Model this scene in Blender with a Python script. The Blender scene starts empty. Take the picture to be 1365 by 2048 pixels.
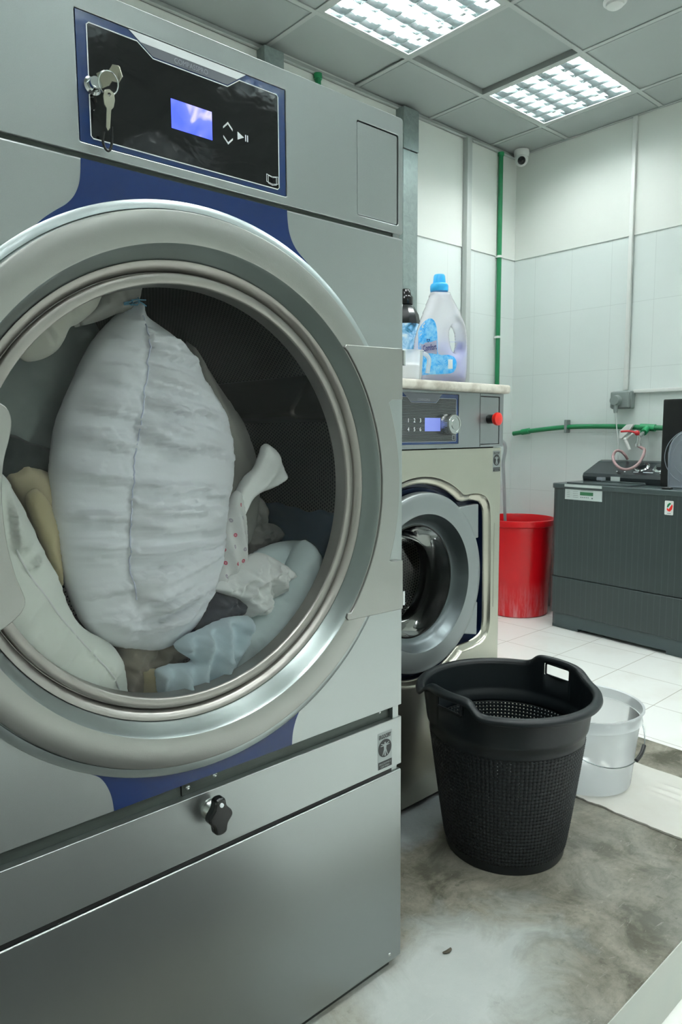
import bpy, bmesh, math, random
import numpy as np
from mathutils import Vector, Matrix, noise
from mathutils.geometry import delaunay_2d_cdt
C = bpy.context.scene.collection
sc = bpy.context.scene
random.seed(4)
PI = math.pi

# ------------------------------------------------------------------ camera, exposure, world
cam = bpy.data.cameras.new('camera'); cam_o = bpy.data.objects.new('camera', cam); C.objects.link(cam_o)
cam.sensor_fit = 'HORIZONTAL'; cam.sensor_width = 36; cam.lens = 36*1421.3/1365; cam.clip_start = .02
cam_o.matrix_world = Matrix(((0.74559727, 0.07874017, -0.66172856, 0),
                             (-0.66636366, 0.07818942, -0.74151594, 0),
                             (-0.00664692, 0.99382413, 0.11076741, 1.2),
                             (0, 0, 0, 1)))
cam.dof.use_dof = False
sc.camera = cam_o
sc.view_settings.view_transform = 'Standard'; sc.view_settings.look = 'None'
sc.view_settings.gamma = 1; sc.view_settings.use_curve_mapping = False
sc.view_settings.exposure = 1.3
sc.cycles.use_denoising = True
sc.cycles.max_bounces = 10; sc.cycles.diffuse_bounces = 5; sc.cycles.glossy_bounces = 5
sc.cycles.transparent_max_bounces = 16; sc.cycles.sample_clamp_indirect = 6
sc.cycles.use_light_tree = True
w = bpy.data.worlds.new('world'); sc.world = w; w.use_nodes = True
w.node_tree.nodes['Background'].inputs[0].default_value = (.8, .9, .88, 1)
w.node_tree.nodes['Background'].inputs[1].default_value = .05
TUBE = 40.0            # emission strength of the fluorescent tubes
TUBE_COL = (.975, 1.0, .995)

# ------------------------------------------------------------------ materials
def lin(h):
    v = [int(h[i:i+2], 16)/255 for i in (0, 2, 4)]
    return tuple((c/12.92 if c <= .04045 else ((c+.055)/1.055)**2.4) for c in v)
def col(c): return (lin(c) if isinstance(c, str) else tuple(c)) + (1,)
class Nt:
    def __init__(s, m):
        s.t = m.node_tree; s.p = s.t.nodes['Principled BSDF']; s.out = s.t.nodes['Material Output']
    def n(s, typ, **kw):
        k = s.t.nodes.new(typ)
        for a, v in kw.items():
            if a.startswith('i_'):
                key = a[2:].replace('_', ' ')
                key = int(key) if key.isdigit() else key
                k.inputs[key].default_value = v
            else: setattr(k, a, v)
        return k
    def l(s, a, b): s.t.links.new(a, b)
    def coord(s, scale=(1, 1, 1), rot=(0, 0, 0), loc=(0, 0, 0), kind='Object'):
        tc = s.n('ShaderNodeTexCoord'); mp = s.n('ShaderNodeMapping')
        mp.inputs['Scale'].default_value = scale; mp.inputs['Rotation'].default_value = rot; mp.inputs['Location'].default_value = loc
        s.l(tc.outputs[kind], mp.inputs[0]); return mp.outputs[0]
    def noise(s, vec, scale, detail=4, rough=.5, dist=0):
        k = s.n('ShaderNodeTexNoise'); k.inputs['Scale'].default_value = scale; k.inputs['Detail'].default_value = detail
        k.inputs['Roughness'].default_value = rough; k.inputs['Distortion'].default_value = dist
        if vec: s.l(vec, k.inputs['Vector'])
        return k.outputs['Fac']
    def ramp(s, fac, stops):
        k = s.n('ShaderNodeValToRGB'); e = k.color_ramp.elements
        while len(e) < len(stops): e.new(.5)
        for i, (p, c) in enumerate(stops): e[i].position = p; e[i].color = col(c) if not isinstance(c, float) else (c, c, c, 1)
        s.l(fac, k.inputs[0]); return k.outputs[0]
    def mix(s, fac, a, b):
        k = s.n('ShaderNodeMix'); k.data_type = 'RGBA'
        for v, i in ((fac, 0), (a, 6), (b, 7)):
            if hasattr(v, 'is_linked') or hasattr(v, 'links'): s.l(v, k.inputs[i])
            else: k.inputs[i].default_value = v if i == 0 else col(v)
        return k.outputs[2]
    def math(s, op, a, b=None):
        k = s.n('ShaderNodeMath'); k.operation = op
        for i, v in enumerate((a, b)):
            if v is None: continue
            if hasattr(v, 'links'): s.l(v, k.inputs[i])
            else: k.inputs[i].default_value = v
        return k.outputs[0]
    def bump(s, h, strength=.2, dist=.01):
        k = s.n('ShaderNodeBump'); k.inputs['Strength'].default_value = strength; k.inputs['Distance'].default_value = dist
        s.l(h, k.inputs['Height']); s.l(k.outputs[0], s.p.inputs['Normal'])
    def base(s, c): s.l(c, s.p.inputs['Base Color'])
    def rough(s, r): s.l(r, s.p.inputs['Roughness'])
M = {}
def mat(name, c, rough=.5, metal=0, spec=.5, coat=0, **kw):
    m = bpy.data.materials.new(name); m.use_nodes = True; n = Nt(m); p = n.p
    p.inputs['Base Color'].default_value = col(c); p.inputs['Roughness'].default_value = rough
    p.inputs['Metallic'].default_value = metal; p.inputs['Specular IOR Level'].default_value = spec
    p.inputs['Coat Weight'].default_value = coat
    for k, v in kw.items(): p.inputs[k.replace('_', ' ')].default_value = v
    M[name] = m; return n
def grid_line(n, v, size, off, width):
    """1 on the lines of a grid along value v"""
    a = n.math('SUBTRACT', v, off); a = n.math('DIVIDE', a, size); a = n.math('FRACT', n.math('ADD', a, 100.0))
    a = n.math('ABSOLUTE', n.math('SUBTRACT', a, .5))
    return n.math('GREATER_THAN', a, .5-width/size/2)

def speckle(n, base, amt=.08, scale=300, c2='000000'):
    v = n.coord(); f = n.noise(v, scale, 2)
    n.base(n.mix(n.math('MULTIPLY', f, amt), base, c2))
    return v
# dryer silver paint
n = mat('silver_paint', '9a9e9d', .33, .92); v = n.coord()
f = n.noise(v, 900, 2, .6); n.base(n.mix(f, 'a0a5a4', 'abb0af')); n.bump(f, .06, .002)
g = n.noise(v, 3, 3); n.rough(n.ramp(g, [(.3, .30), (.7, .35)]))
n = mat('silver_trim', 'a9b2b2', .34, .8)
n = mat('silver_door', '9c9d99', .34, .9); v = n.coord(); f = n.noise(v, 700, 2); n.bump(f, .05, .002)
n = mat('grey_concave', '8a9391', .3, .75); n.bump(n.noise(n.coord(), 500, 2), .04, .002)
n = mat('beige_ring', '9c9994', .36, .8)
mat('dark_concave', '50585a', .32, .6)
n = mat('dark_steel', '4a504d', .42, .8); f = n.noise(n.coord((1, 20, 60)), 40, 3); n.base(n.mix(f, '3c423f', '565c58'))
mat('lower_steel', '9ba09f', .31, .95)
mat('added_dark', '1b1d1e', .7)
mat('blue_paint', '112c60', .25, 0, .5)
mat('rubber', '0c0d0d', .6)
mat('black_gloss', '101112', .05, 0, .5)
n = M['black_gloss']; n = Nt(n); v = n.coord(); f = n.noise(v, 9, 3, .5, 1.2); n.bump(f, .16, .003)
mat('panel_blue', '1c3565', .22, 0, coat=.4)
mat('white_print', 'dfe4e6', .4)
mat('grey_print', '9a9fa8', .3, .2)
mat('trapezoid_grey', '6d7078', .3, .2)
n = mat('screen', '2b3bc0', .25); n.p.inputs['Emission Color'].default_value = col('4a62f0'); n.p.inputs['Emission Strength'].default_value = .85
v = n.coord(); f = n.noise(v, 18, 2, .4, 1.5); n.l(n.ramp(f, [(.35, '3a4be8'), (.55, '5560ee'), (.62, 'a9a2e6'), (.7, '4656ea')]), n.p.inputs['Emission Color'])
n = mat('screen_dim', '5a659c', .3); n.p.inputs['Emission Color'].default_value = col('6f7cc4'); n.p.inputs['Emission Strength'].default_value = .35
mat('chrome', 'd0d4d4', .12, 1)
mat('brushed', 'b4b8b6', .25, 1)
mat('brass_key', 'b5b2a2', .25, .9)
mat('black_plastic', '0d0f0f', .35)
n = mat('black_shiny', '101212', .18)
# stainless
n = mat('stainless', 'b9b5a4', .3, .9); v = n.coord((1, 1, .3)); f = n.noise(v, 14, 4, .55); f2 = n.noise(n.coord(), 5, 4, .5)
n.base(n.mix(f2, 'a3a196', 'b9b7ab')); n.rough(n.ramp(f, [(.3, .2), (.7, .28)]))
n = mat('fascia_grey', '8c9192', .36, .7)
mat('navy_recess', '0f1f3d', .3, .1)
mat('deep_black', '060707', .25)
n = mat('drum_steel', '5b5752', .38, .85)
# perforated drum: hole rows written on the drum's own UVs
v = n.coord((1, 1, 1), kind='UV'); sep = n.n('ShaderNodeSeparateXYZ'); n.l(v, sep.inputs[0])
row = n.math('FLOOR', sep.outputs[1]); odd = n.math('MULTIPLY', n.math('FRACT', n.math('MULTIPLY', row, .5)), 1.0)
fu = n.math('SUBTRACT', n.math('FRACT', n.math('ADD', sep.outputs[0], odd)), .5); fv = n.math('SUBTRACT', n.math('FRACT', sep.outputs[1]), .5)
d = n.math('SQRT', n.math('ADD', n.math('MULTIPLY', fu, fu), n.math('MULTIPLY', fv, fv)))
hole = n.math('LESS_THAN', d, .3)
n.base(n.mix(hole, '6a655f', '050505'))
# white goods
def fabric(name, c, c2=None, rough=.85, sc_=500, sss=0, **kw):
    n = mat(name, c, rough, 0, .25, **kw); v = n.coord()
    f = n.noise(v, 6, 3); n.base(n.mix(f, c, c2 or c)); n.bump(n.noise(v, sc_, 2), .12, .001)
    n.p.inputs['Sheen Weight'].default_value = .15
    return n
fabric('pillow_white', 'f3f5f8', 'ecf0f7')
fabric('pillow_offwhite', 'eef2ea', 'e6ece4')
fabric('cream', 'd9d8cc', 'cbcbbf')
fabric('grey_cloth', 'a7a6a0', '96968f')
fabric('beige', 'a89f86', 'b8ad8e')
fabric('light_beige', 'b9ae8c', 'aba17f')
fabric('white_cloth', 'eff0ee', 'e6e9e7')
fabric('mint', 'd3e1e1', 'cbdbdd')
fabric('pale_blue', 'cddde3', 'bfd2db')
fabric('charcoal', '3a3d45', '2c2f36')
fabric('navy', '203562', '1a2c55')
fabric('blue_dark', '3c5872', '30475e')
fabric('dark_cloth', '2f3836', '252d2c')
fabric('brown_cloth', '8c867a', '77705f')
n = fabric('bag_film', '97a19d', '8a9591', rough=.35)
n = fabric('white_thread', 'd8dcec', 'ccd2e6'); fabric('blue_thread', '6aa3bd', '5a95b2')
# polka dots
n = mat('dotted_cloth', 'd9dad8', .85, 0, .25); v0 = n.coord((58, 58, 40)); sp = n.n('ShaderNodeSeparateXYZ'); n.l(v0, sp.inputs[0]); cb = n.n('ShaderNodeCombineXYZ'); n.l(sp.outputs[0], cb.inputs[0]); n.l(sp.outputs[2], cb.inputs[1])
vo = n.n('ShaderNodeTexVoronoi', voronoi_dimensions='2D'); vo.inputs['Scale'].default_value = 1; vo.inputs['Randomness'].default_value = .3
n.l(cb.outputs[0], vo.inputs['Vector']); ring = n.math('LESS_THAN', n.math('ABSOLUTE', n.math('SUBTRACT', vo.outputs['Distance'], .09)), .055)
cc = n.n('ShaderNodeSeparateColor'); n.l(vo.outputs['Color'], cc.inputs[0]); pk = n.math('GREATER_THAN', cc.outputs[0], .5)
n.base(n.mix(ring, 'd9dad8', 'd9dad8')); n.base(n.mix(ring, 'd9dad8', n.mix(pk, 'b0a9b4', 'cf6f80')))
# room
n = mat('ceiling_tile', '9aa2a0', .5, .1); v = n.coord(); s_ = n.n('ShaderNodeSeparateXYZ'); n.l(v, s_.inputs[0])
n.base(n.mix(n.noise(v, 2, 2), 'a0a7a5', 'a8afad'))
vo = n.n('ShaderNodeTexVoronoi'); vo.inputs['Scale'].default_value = 260; vo.inputs['Randomness'].default_value = 0; n.l(v, vo.inputs['Vector'])
n.bump(vo.outputs['Distance'], .25, .001)
mat('tee_bar', 'b4bab7', .45, .1)
mat('plenum', '0b0c0b', .9)
n = mat('wall_tile', 'd3dcda', .16, 0, .5); tc = n.n('ShaderNodeTexCoord'); s_ = n.n('ShaderNodeSeparateXYZ'); n.l(tc.outputs['Object'], s_.inputs[0])
hl = grid_line(n, s_.outputs[2], .3925, .0125, .0025); vl = grid_line(n, n.math('ADD', s_.outputs[0], s_.outputs[1]), .2725, .26, .0022)
ln = n.math('MAXIMUM', hl, vl); n.base(n.mix(n.math('MULTIPLY', ln, .55), n.mix(n.noise(tc.outputs['Object'], 1.4, 2), 'd0d9d8', 'dbe2df'), 'b3bbb9'))
n.bump(n.math('SUBTRACT', 1.0, ln), .3, .0015)
n = mat('wall_paint', 'd9ddd8', .42, 0, .4); v = n.coord(); n.base(n.mix(n.noise(v, 1.3, 3), 'd5dad5', 'e0e3de')); n.bump(n.noise(v, 120, 3), .05, .002)
n = mat('floor_tile', 'dfe1dd', .22, 0, .5); v = n.coord(); s_ = n.n('ShaderNodeSeparateXYZ'); n.l(v, s_.inputs[0])
ln = n.math('MAXIMUM', grid_line(n, s_.outputs[0], .335, 3.36, .004), grid_line(n, s_.outputs[1], .335, 2.005, .004))
dirt = n.ramp(n.noise(v, 2.6, 5, .6, .4), [(.52, 0.0), (.75, 1.0)])
b = n.mix(n.math('MULTIPLY', dirt, .35), 'e2e4e0', 'c9c2b6')
n.base(n.mix(n.math('MULTIPLY', ln, .75), b, '9b968c')); n.bump(n.math('SUBTRACT', 1.0, ln), .3, .002)
# concrete
n = mat('concrete', '8a8a80', .5, 0, .35); v = n.coord()
big = n.noise(v, 2.2, 6, .6, .3); mid = n.noise(v, 7, 12, .68, .5); fine = n.noise(v, 70, 8, .7)
a = n.mix(n.ramp(mid, [(.40, 0.0), (.5, .55), (.62, 1.0)]), '4b4a3e', '858276')
a = n.mix(n.ramp(big, [(.42, 0.0), (.62, .6)]), a, '777a74')
sc1 = n.noise(n.coord((1, 5, 1), (0, 0, .75)), 22, 8, .72, 1.2)
a = n.mix(n.math('MULTIPLY', n.ramp(sc1, [(.60, 0.0), (.66, .5)]), 1.0), a, '989890')
a = n.mix(n.math('MULTIPLY', n.ramp(n.noise(v, 34, 5, .6, .4), [(.31, .6), (.36, 0.0)]), 1.0), a, '4b4b42')
a = n.mix(n.math('MULTIPLY', n.ramp(fine, [(.35, 1.0), (.5, 0.0)]), .45), a, '56574d')
# whitish patch and strip along the machines' feet, with ragged outlines
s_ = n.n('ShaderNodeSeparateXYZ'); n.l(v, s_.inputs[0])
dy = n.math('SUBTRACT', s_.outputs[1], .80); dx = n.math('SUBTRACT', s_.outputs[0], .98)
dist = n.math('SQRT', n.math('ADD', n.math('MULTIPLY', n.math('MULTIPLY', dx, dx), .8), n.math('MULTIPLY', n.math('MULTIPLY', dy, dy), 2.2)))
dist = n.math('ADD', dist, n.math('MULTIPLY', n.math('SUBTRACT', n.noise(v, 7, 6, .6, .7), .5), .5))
pale_patch = n.ramp(dist, [(.12, 1.0), (.33, 0.0)])
a = n.mix(n.math('MULTIPLY', pale_patch, .75), a, 'b3b9b6')
st = n.math('ADD', n.math('ABSOLUTE', n.math('SUBTRACT', s_.outputs[1], 1.235)), n.math('MULTIPLY', n.math('SUBTRACT', n.noise(v, 12, 4), .5), .12))
a = n.mix(n.math('MULTIPLY', n.ramp(st, [(.04, 1.0), (.085, 0.0)]), .7), a, 'a9b3b8')
n.base(a)
scr = n.noise(n.coord((1, 6, 1), (0, 0, .7)), 26, 6, .7, 2.5)
hgt = n.math('ADD', n.math('MULTIPLY', mid, .7), n.math('MULTIPLY', fine, .5)); hgt = n.math('ADD', hgt, n.ramp(scr, [(.3, 0.0), (.36, .5)]))
n.bump(hgt, .35, .006); n.rough(n.ramp(big, [(.3, .38), (.7, .6)]))
n = mat('curb_paint', 'a4aba5', .55); v = n.coord(); n.base(n.mix(n.noise(v, 14, 4), 'a3aaa4', 'acaea5'))
n = mat('galvanized', '94a09e', .38, .7); v = n.coord(); n.base(n.mix(n.noise(v, 28, 4, .6, 1), '7f8c8a', 'a9b5b3'))
mat('white_plastic', 'dcdfdc', .35)
mat('grey_plastic', '77817f', .4)
n = mat('green_pipe', '1f7a4e', .35); mat('green_joint', '228a57', .35)
mat('red_plastic', 'c00714', .3)
n = Nt(M['red_plastic']); v = n.coord(); s_ = n.n('ShaderNodeSeparateXYZ'); n.l(v, s_.inputs[0])
sm = n.noise(n.coord((1, 1, .12)), 30, 5, .7); band = n.ramp(s_.outputs[2], [(.02, 1.0), (.24, 0.0)])
n.base(n.mix(n.math('MULTIPLY', n.math('MULTIPLY', band, n.ramp(sm, [(.45, 0.0), (.65, 1.0)])), .45), 'bf0815', 'c9aab0'))
mat('red_knob', 'e8261a', .3); mat('red_valve', 'b8252c', .4)
n = mat('tub_body', '3c4646', .35); v = n.coord(); s_ = n.n('ShaderNodeSeparateXYZ'); n.l(v, s_.inputs[0])
rib = grid_line(n, s_.outputs[0], .035, 0, .004); wv = n.noise(n.coord((1, 1, .08)), 40, 3)
n.base(n.mix(n.math('MULTIPLY', rib, n.math('MULTIPLY', wv, .45)), '323c3c', '5a6563')); n.bump(rib, .25, .002)
n = mat('tub_skirt', '3b484a', .35)
mat('tub_top', '414c4d', .3); mat('tub_console', '2a3134', .25, coat=.2)
mat('pale_label', 'bcc6c4', .4); mat('lcd_green', '2f6b46', .4); mat('label_ink', '5d6668', .5)
n = mat('basket_plastic', '10171a', .42, 0, .35)
n = mat('hose_pink', '9c7f80', .4)
mat('hose_grey', '9aa0a4', .4); mat('cable_white', 'b9c0be', .5)
n = mat('slab_stone', 'cfc8bb', .3); v = n.coord(); n.base(n.mix(n.ramp(n.noise(v, 18, 6, .65), [(.4, 0.0), (.65, 1.0)]), 'd6d1c6', 'a8a093'))
n = mat('mat_plastic', 'cdcdc6', .35); v = n.coord(); n.base(n.mix(n.noise(v, 12, 5, .6), 'bfc0ba', 'b1aea5'))
mat('steel_wire', '7d8484', .25, 1)
mat('sticker_black', '16181a', .4); mat('sticker_silver', '8e9594', .35, .4)
mat('cap_blue', '35b4f2', .3, **{'Subsurface_Weight': .1}); mat('bottle_black', '14191b', .25, coat=.3)
n = mat('liquid', '7d8ff2', .3)
n = mat('label_blue', '3fb2ee', .35); v = n.coord((60, 60, 60)); vo = n.n('ShaderNodeTexVoronoi'); vo.inputs['Scale'].default_value = .9; n.l(v, vo.inputs['Vector'])
n.base(n.mix(n.ramp(n.noise(v, 1.2, 4, .6), [(.4, 0.0), (.65, 1.0)]), '2fa2ea', '8fd0f3'))
mat('label_lilac', '9d9db6', .4); mat('ink_navy', '1d2a6b', .4)
n = mat('powder', 'eeeeee', .9)
def translucent(name, c, alpha, rough=.3, spec_mix=.12):
    """thin cloudy plastic: partly see-through, partly scattering"""
    m = bpy.data.materials.new(name); m.use_nodes = True; t = m.node_tree; t.nodes.clear()
    o = t.nodes.new('ShaderNodeOutputMaterial'); tr = t.nodes.new('ShaderNodeBsdfTransparent'); tr.inputs[0].default_value = (1, 1, 1, 1)
    df = t.nodes.new('ShaderNodeBsdfDiffuse'); df.inputs[0].default_value = col(c); tl = t.nodes.new('ShaderNodeBsdfTranslucent'); tl.inputs[0].default_value = col(c)
    gl = t.nodes.new('ShaderNodeBsdfGlossy'); gl.inputs['Roughness'].default_value = rough
    m1 = t.nodes.new('ShaderNodeMixShader'); m1.inputs[0].default_value = .38; t.links.new(df.outputs[0], m1.inputs[1]); t.links.new(tl.outputs[0], m1.inputs[2])
    m2 = t.nodes.new('ShaderNodeMixShader'); m2.inputs[0].default_value = alpha; t.links.new(tr.outputs[0], m2.inputs[1]); t.links.new(m1.outputs[0], m2.inputs[2])
    m3 = t.nodes.new('ShaderNodeMixShader'); fr = t.nodes.new('ShaderNodeFresnel'); fr.inputs[0].default_value = 1.25; t.links.new(fr.outputs[0], m3.inputs[0])
    t.links.new(m2.outputs[0], m3.inputs[1]); t.links.new(gl.outputs[0], m3.inputs[2]); t.links.new(m3.outputs[0], o.inputs[0]); M[name] = m
translucent('bottle_milky', 'fcfdff', .7, .2)
translucent('bucket_milky', 'f0f5f7', .6, .25)
translucent('jug_clear', 'eef4f8', .5, .1)
translucent('lid_smoky', 'c6d0da', .5, .2)
translucent('film', '9aa49f', .55, .3)
m = bpy.data.materials.new('glass'); m.use_nodes = True; t = m.node_tree; t.nodes.clear(); M['glass'] = m
o = t.nodes.new('ShaderNodeOutputMaterial'); tr = t.nodes.new('ShaderNodeBsdfTransparent'); tr.inputs[0].default_value = (.98, .99, .985, 1)
gl = t.nodes.new('ShaderNodeBsdfGlossy'); gl.inputs['Roughness'].default_value = .02; fr = t.nodes.new('ShaderNodeFresnel'); fr.inputs[0].default_value = 1.35
m3 = t.nodes.new('ShaderNodeMixShader'); t.links.new(fr.outputs[0], m3.inputs[0]); t.links.new(tr.outputs[0], m3.inputs[1]); t.links.new(gl.outputs[0], m3.inputs[2]); t.links.new(m3.outputs[0], o.inputs[0])
n = mat('tube', 'ffffff', .3); n.p.inputs['Emission Color'].default_value = TUBE_COL+(1,); n.p.inputs['Emission Strength'].default_value = TUBE
mat('louver', '9ba5a5', .13, .95); mat('troffer', '959d9b', .5)
mat('brown_scrap', '4a463a', .8)
mat('lens_black', '0a0c10', .08)

# ------------------------------------------------------------------ mesh helpers
ORG = {}
class MB:
    def __init__(s): s.b = bmesh.new()
    def box(s, x0, x1, y0, y1, z0, z1, bev=0, seg=2):
        b = bmesh.new(); bmesh.ops.create_cube(b, size=1)
        for v in b.verts: v.co = Vector(((x0+x1)/2+v.co.x*(x1-x0), (y0+y1)/2+v.co.y*(y1-y0), (z0+z1)/2+v.co.z*(z1-z0)))
        if bev: bmesh.ops.bevel(b, geom=b.edges[:], offset=bev, segments=seg, affect='EDGES', profile=.5)
        return s.add(b)
    def add(s, b, mtx=None):
        me = bpy.data.meshes.new('t'); b.to_mesh(me); b.free()
        if mtx: me.transform(mtx)
        s.b.from_mesh(me); bpy.data.meshes.remove(me); return s
    def xf(s, mtx): s.b.transform(mtx); return s
    def cyl(s, p0, p1, r, r1=None, seg=24, cap=True):
        p0, p1 = Vector(p0), Vector(p1); d = p1-p0; b = bmesh.new()
        bmesh.ops.create_cone(b, cap_ends=cap, segments=seg, radius1=r, radius2=r if r1 is None else r1, depth=d.length)
        return s.add(b, Matrix.Translation((p0+p1)/2) @ d.to_track_quat('Z', 'Y').to_matrix().to_4x4())
    def sph(s, c, r, sc3=(1, 1, 1), seg=20):
        b = bmesh.new(); bmesh.ops.create_uvsphere(b, u_segments=seg, v_segments=seg//2+2, radius=r)
        return s.add(b, Matrix.Translation(c) @ Matrix.Diagonal((*sc3, 1)))
    def lathe(s, prof, c, axis='Z', seg=64, close=False, uv=None):
        """prof = [(r, h)] ; axis Z: h up. axis Y: h along world Y"""
        b = bmesh.new(); rings = []; L = b.loops.layers.uv.new('UVMap') if uv else None
        for r, h in prof:
            ring = []
            for i in range(seg):
                a = 2*PI*i/seg
                p = (r*math.cos(a), r*math.sin(a), h) if axis == 'Z' else (r*math.cos(a), h, r*math.sin(a))
                ring.append(b.verts.new((c[0]+p[0], c[1]+p[1], c[2]+p[2])))
            rings.append(ring)
        n = len(rings)
        for k in range(n if close else n-1):
            A, B = rings[k], rings[(k+1) % n]
            for i in range(seg):
                j = (i+1) % seg
                q = (A[i], A[j], B[j], B[i]) if axis == 'Z' else (A[j], A[i], B[i], B[j])
                try: f = b.faces.new(q)
                except ValueError: continue
                if uv:
                    us = [i, i+1, i+1, i] if axis == 'Z' else [i+1, i, i, i+1]; vs = [k, k, k+1, k+1]
                    for lp, uu, vv in zip(f.loops, us, vs): lp[L].uv = (uu/seg*uv[0], vv/(n-1)*uv[1])
        return s.add(b)
    def disc(s, c, r, axis='Y', seg=64, facing=-1):
        b = bmesh.new(); vs = [b.verts.new((c[0]+r*math.cos(2*PI*i/seg), c[1], c[2]+r*math.sin(2*PI*i/seg)) if axis == 'Y' else (c[0]+r*math.cos(2*PI*i/seg), c[1]+r*math.sin(2*PI*i/seg), c[2])) for i in range(seg)]
        f = b.faces.new(vs)
        return s.add(b)
    def tube(s, pts, r, seg=10, sub=6):
        P = smooth(pts, sub) if sub > 1 else [Vector(p) for p in pts]
        b = bmesh.new(); rings = []; up = None
        for i, p in enumerate(P):
            t = (P[min(i+1, len(P)-1)]-P[max(i-1, 0)]).normalized()
            if up is None: up = t.orthogonal().normalized()
            up = (up-t*up.dot(t)).normalized(); sd = t.cross(up)
            rr = r(i/(len(P)-1)) if callable(r) else r
            rings.append([b.verts.new(p+(up*math.cos(2*PI*k/seg)+sd*math.sin(2*PI*k/seg))*rr) for k in range(seg)])
        for A, B in zip(rings, rings[1:]):
            for k in range(seg): b.faces.new((A[k], A[(k+1) % seg], B[(k+1) % seg], B[k]))
        b.faces.new(rings[0][::-1]); b.faces.new(rings[-1])
        return s.add(b)
    def plate(s, outer, d0, d1, holes=(), plane='XZ'):
        """polygon (with holes) in XZ (or XY) given thickness from d0 (front) to d1"""
        V, T = cdt(outer, holes)
        P3 = (lambda a, d: (a[0], d, a[1])) if plane == 'XZ' else ((lambda a, d: (a[0], a[1], d)) if plane == 'XY' else (lambda a, d: (d, a[0], a[1])))
        b = bmesh.new(); vv = [b.verts.new(P3(v, d0)) for v in V]
        fs = [b.faces.new([vv[i] for i in t_]) for t_ in T]
        if d1 is not None and d1 != d0:
            r = bmesh.ops.extrude_face_region(b, geom=fs)
            off = Vector(P3((0, 0), d1-d0))
            for e in r['geom']:
                if isinstance(e, bmesh.types.BMVert): e.co += off
        bmesh.ops.recalc_face_normals(b, faces=b.faces[:])
        bmesh.ops.dissolve_limit(b, angle_limit=.01, verts=b.verts[:], edges=b.edges[:])
        return s.add(b)
    def build(s, name, m, parent=None, smooth_=True, off=None, bevel=0, ang=35):
        bmesh.ops.recalc_face_normals(s.b, faces=s.b.faces[:]) if s.b.faces and not getattr(s, 'norec', False) else None
        if off is None:
            off = ORG.get(parent.name, Vector()) if parent is not None else None
        me = bpy.data.meshes.new(name); s.b.to_mesh(me); s.b.free()
        o = bpy.data.objects.new(name, me); C.objects.link(o)
        if off is None:      # top-level: origin at the base centre
            co = np.empty(len(me.vertices)*3); me.vertices.foreach_get('co', co); co = co.reshape(-1, 3)
            off = Vector(((co[:, 0].min()+co[:, 0].max())/2, (co[:, 1].min()+co[:, 1].max())/2, co[:, 2].min()))
            o.location = off
        me.transform(Matrix.Translation(-Vector(off))); ORG[o.name] = Vector(off)
        me.materials.append(M[m])
        if parent is not None: o.parent = parent
        if smooth_:
            for p in me.polygons: p.use_smooth = True
            me.set_sharp_from_angle(angle=math.radians(ang))
        if bevel:
            bm_ = o.modifiers.new('bevel', 'BEVEL'); bm_.width = bevel; bm_.segments = 2; bm_.limit_method = 'ANGLE'; bm_.angle_limit = math.radians(40)
        return o
def smooth(pts, sub=6, closed=False):
    P = [Vector(p) for p in pts]; n = len(P); out = []
    rng = range(n) if closed else range(n-1)
    for i in rng:
        if closed: a, b, c, d = P[i-1], P[i], P[(i+1) % n], P[(i+2) % n]
        else: a, b, c, d = P[max(i-1, 0)], P[i], P[i+1], P[min(i+2, n-1)]
        for k in range(sub):
            t = k/sub
            out.append(.5*((2*b)+(c-a)*t+(2*a-5*b+4*c-d)*t*t+(3*b-a-3*c+d)*t*t*t))
    if not closed: out.append(P[-1])
    return out
def inside(P, poly):
    x, y = P[:, 0], P[:, 1]; r = np.zeros(len(P), bool); q = np.asarray(poly); n = len(q)
    for i in range(n):
        x0, y0 = q[i]; x1, y1 = q[(i+1) % n]
        c = ((y0 > y) != (y1 > y)); 
        with np.errstate(divide='ignore', invalid='ignore'):
            r ^= c & (x < (x1-x0)*(y-y0)/(y1-y0+1e-30)+x0)
    return r
def edgedist(P, loops):
    d = np.full(len(P), 1e9)
    for q in loops:
        q = np.asarray(q); n = len(q)
        for i in range(n):
            a, b = q[i], q[(i+1) % n]; ab = b-a; t = np.clip(((P-a) @ ab)/(ab @ ab+1e-20), 0, 1)
            d = np.minimum(d, np.hypot(*(P-a-t[:, None]*ab).T))
    return d
def cdt(outer, holes=(), pts=None):
    loops = [list(map(tuple, outer))]+[list(map(tuple, h)) for h in holes]
    V = []; E = []
    for lp in loops:
        k = len(V); V += [(float(p[0]), float(p[1])) for p in lp]; E += [(k+i, k+(i+1) % len(lp)) for i in range(len(lp))]
    if pts is not None: V += [tuple(map(float, p)) for p in pts]
    vo, eo, fo, *_ = delaunay_2d_cdt([Vector(v) for v in V], E, [], 0, 1e-7)
    v = np.array([tuple(p) for p in vo]); f = [tuple(t_) for t_ in fo if len(t_) == 3]
    cen = np.array([v[list(t_)].mean(0) for t_ in f]); ok = inside(cen, loops[0])
    for h in loops[1:]: ok &= ~inside(cen, h)
    return v, [t_ for t_, g in zip(f, ok) if g]
def circle(c, r, n=96, a0=0, a1=2*PI):
    return [(c[0]+r*math.cos(a0+(a1-a0)*i/n), c[1]+r*math.sin(a0+(a1-a0)*i/n)) for i in range(n)]
def rrect(x0, x1, y0, y1, r, n=6):
    o = []
    for cx, cy, a in ((x1-r, y1-r, 0), (x0+r, y1-r, PI/2), (x0+r, y0+r, PI), (x1-r, y0+r, 1.5*PI)):
        o += [(cx+r*math.cos(a+PI/2*i/n), cy+r*math.sin(a+PI/2*i/n)) for i in range(n+1)]
    return o
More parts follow.
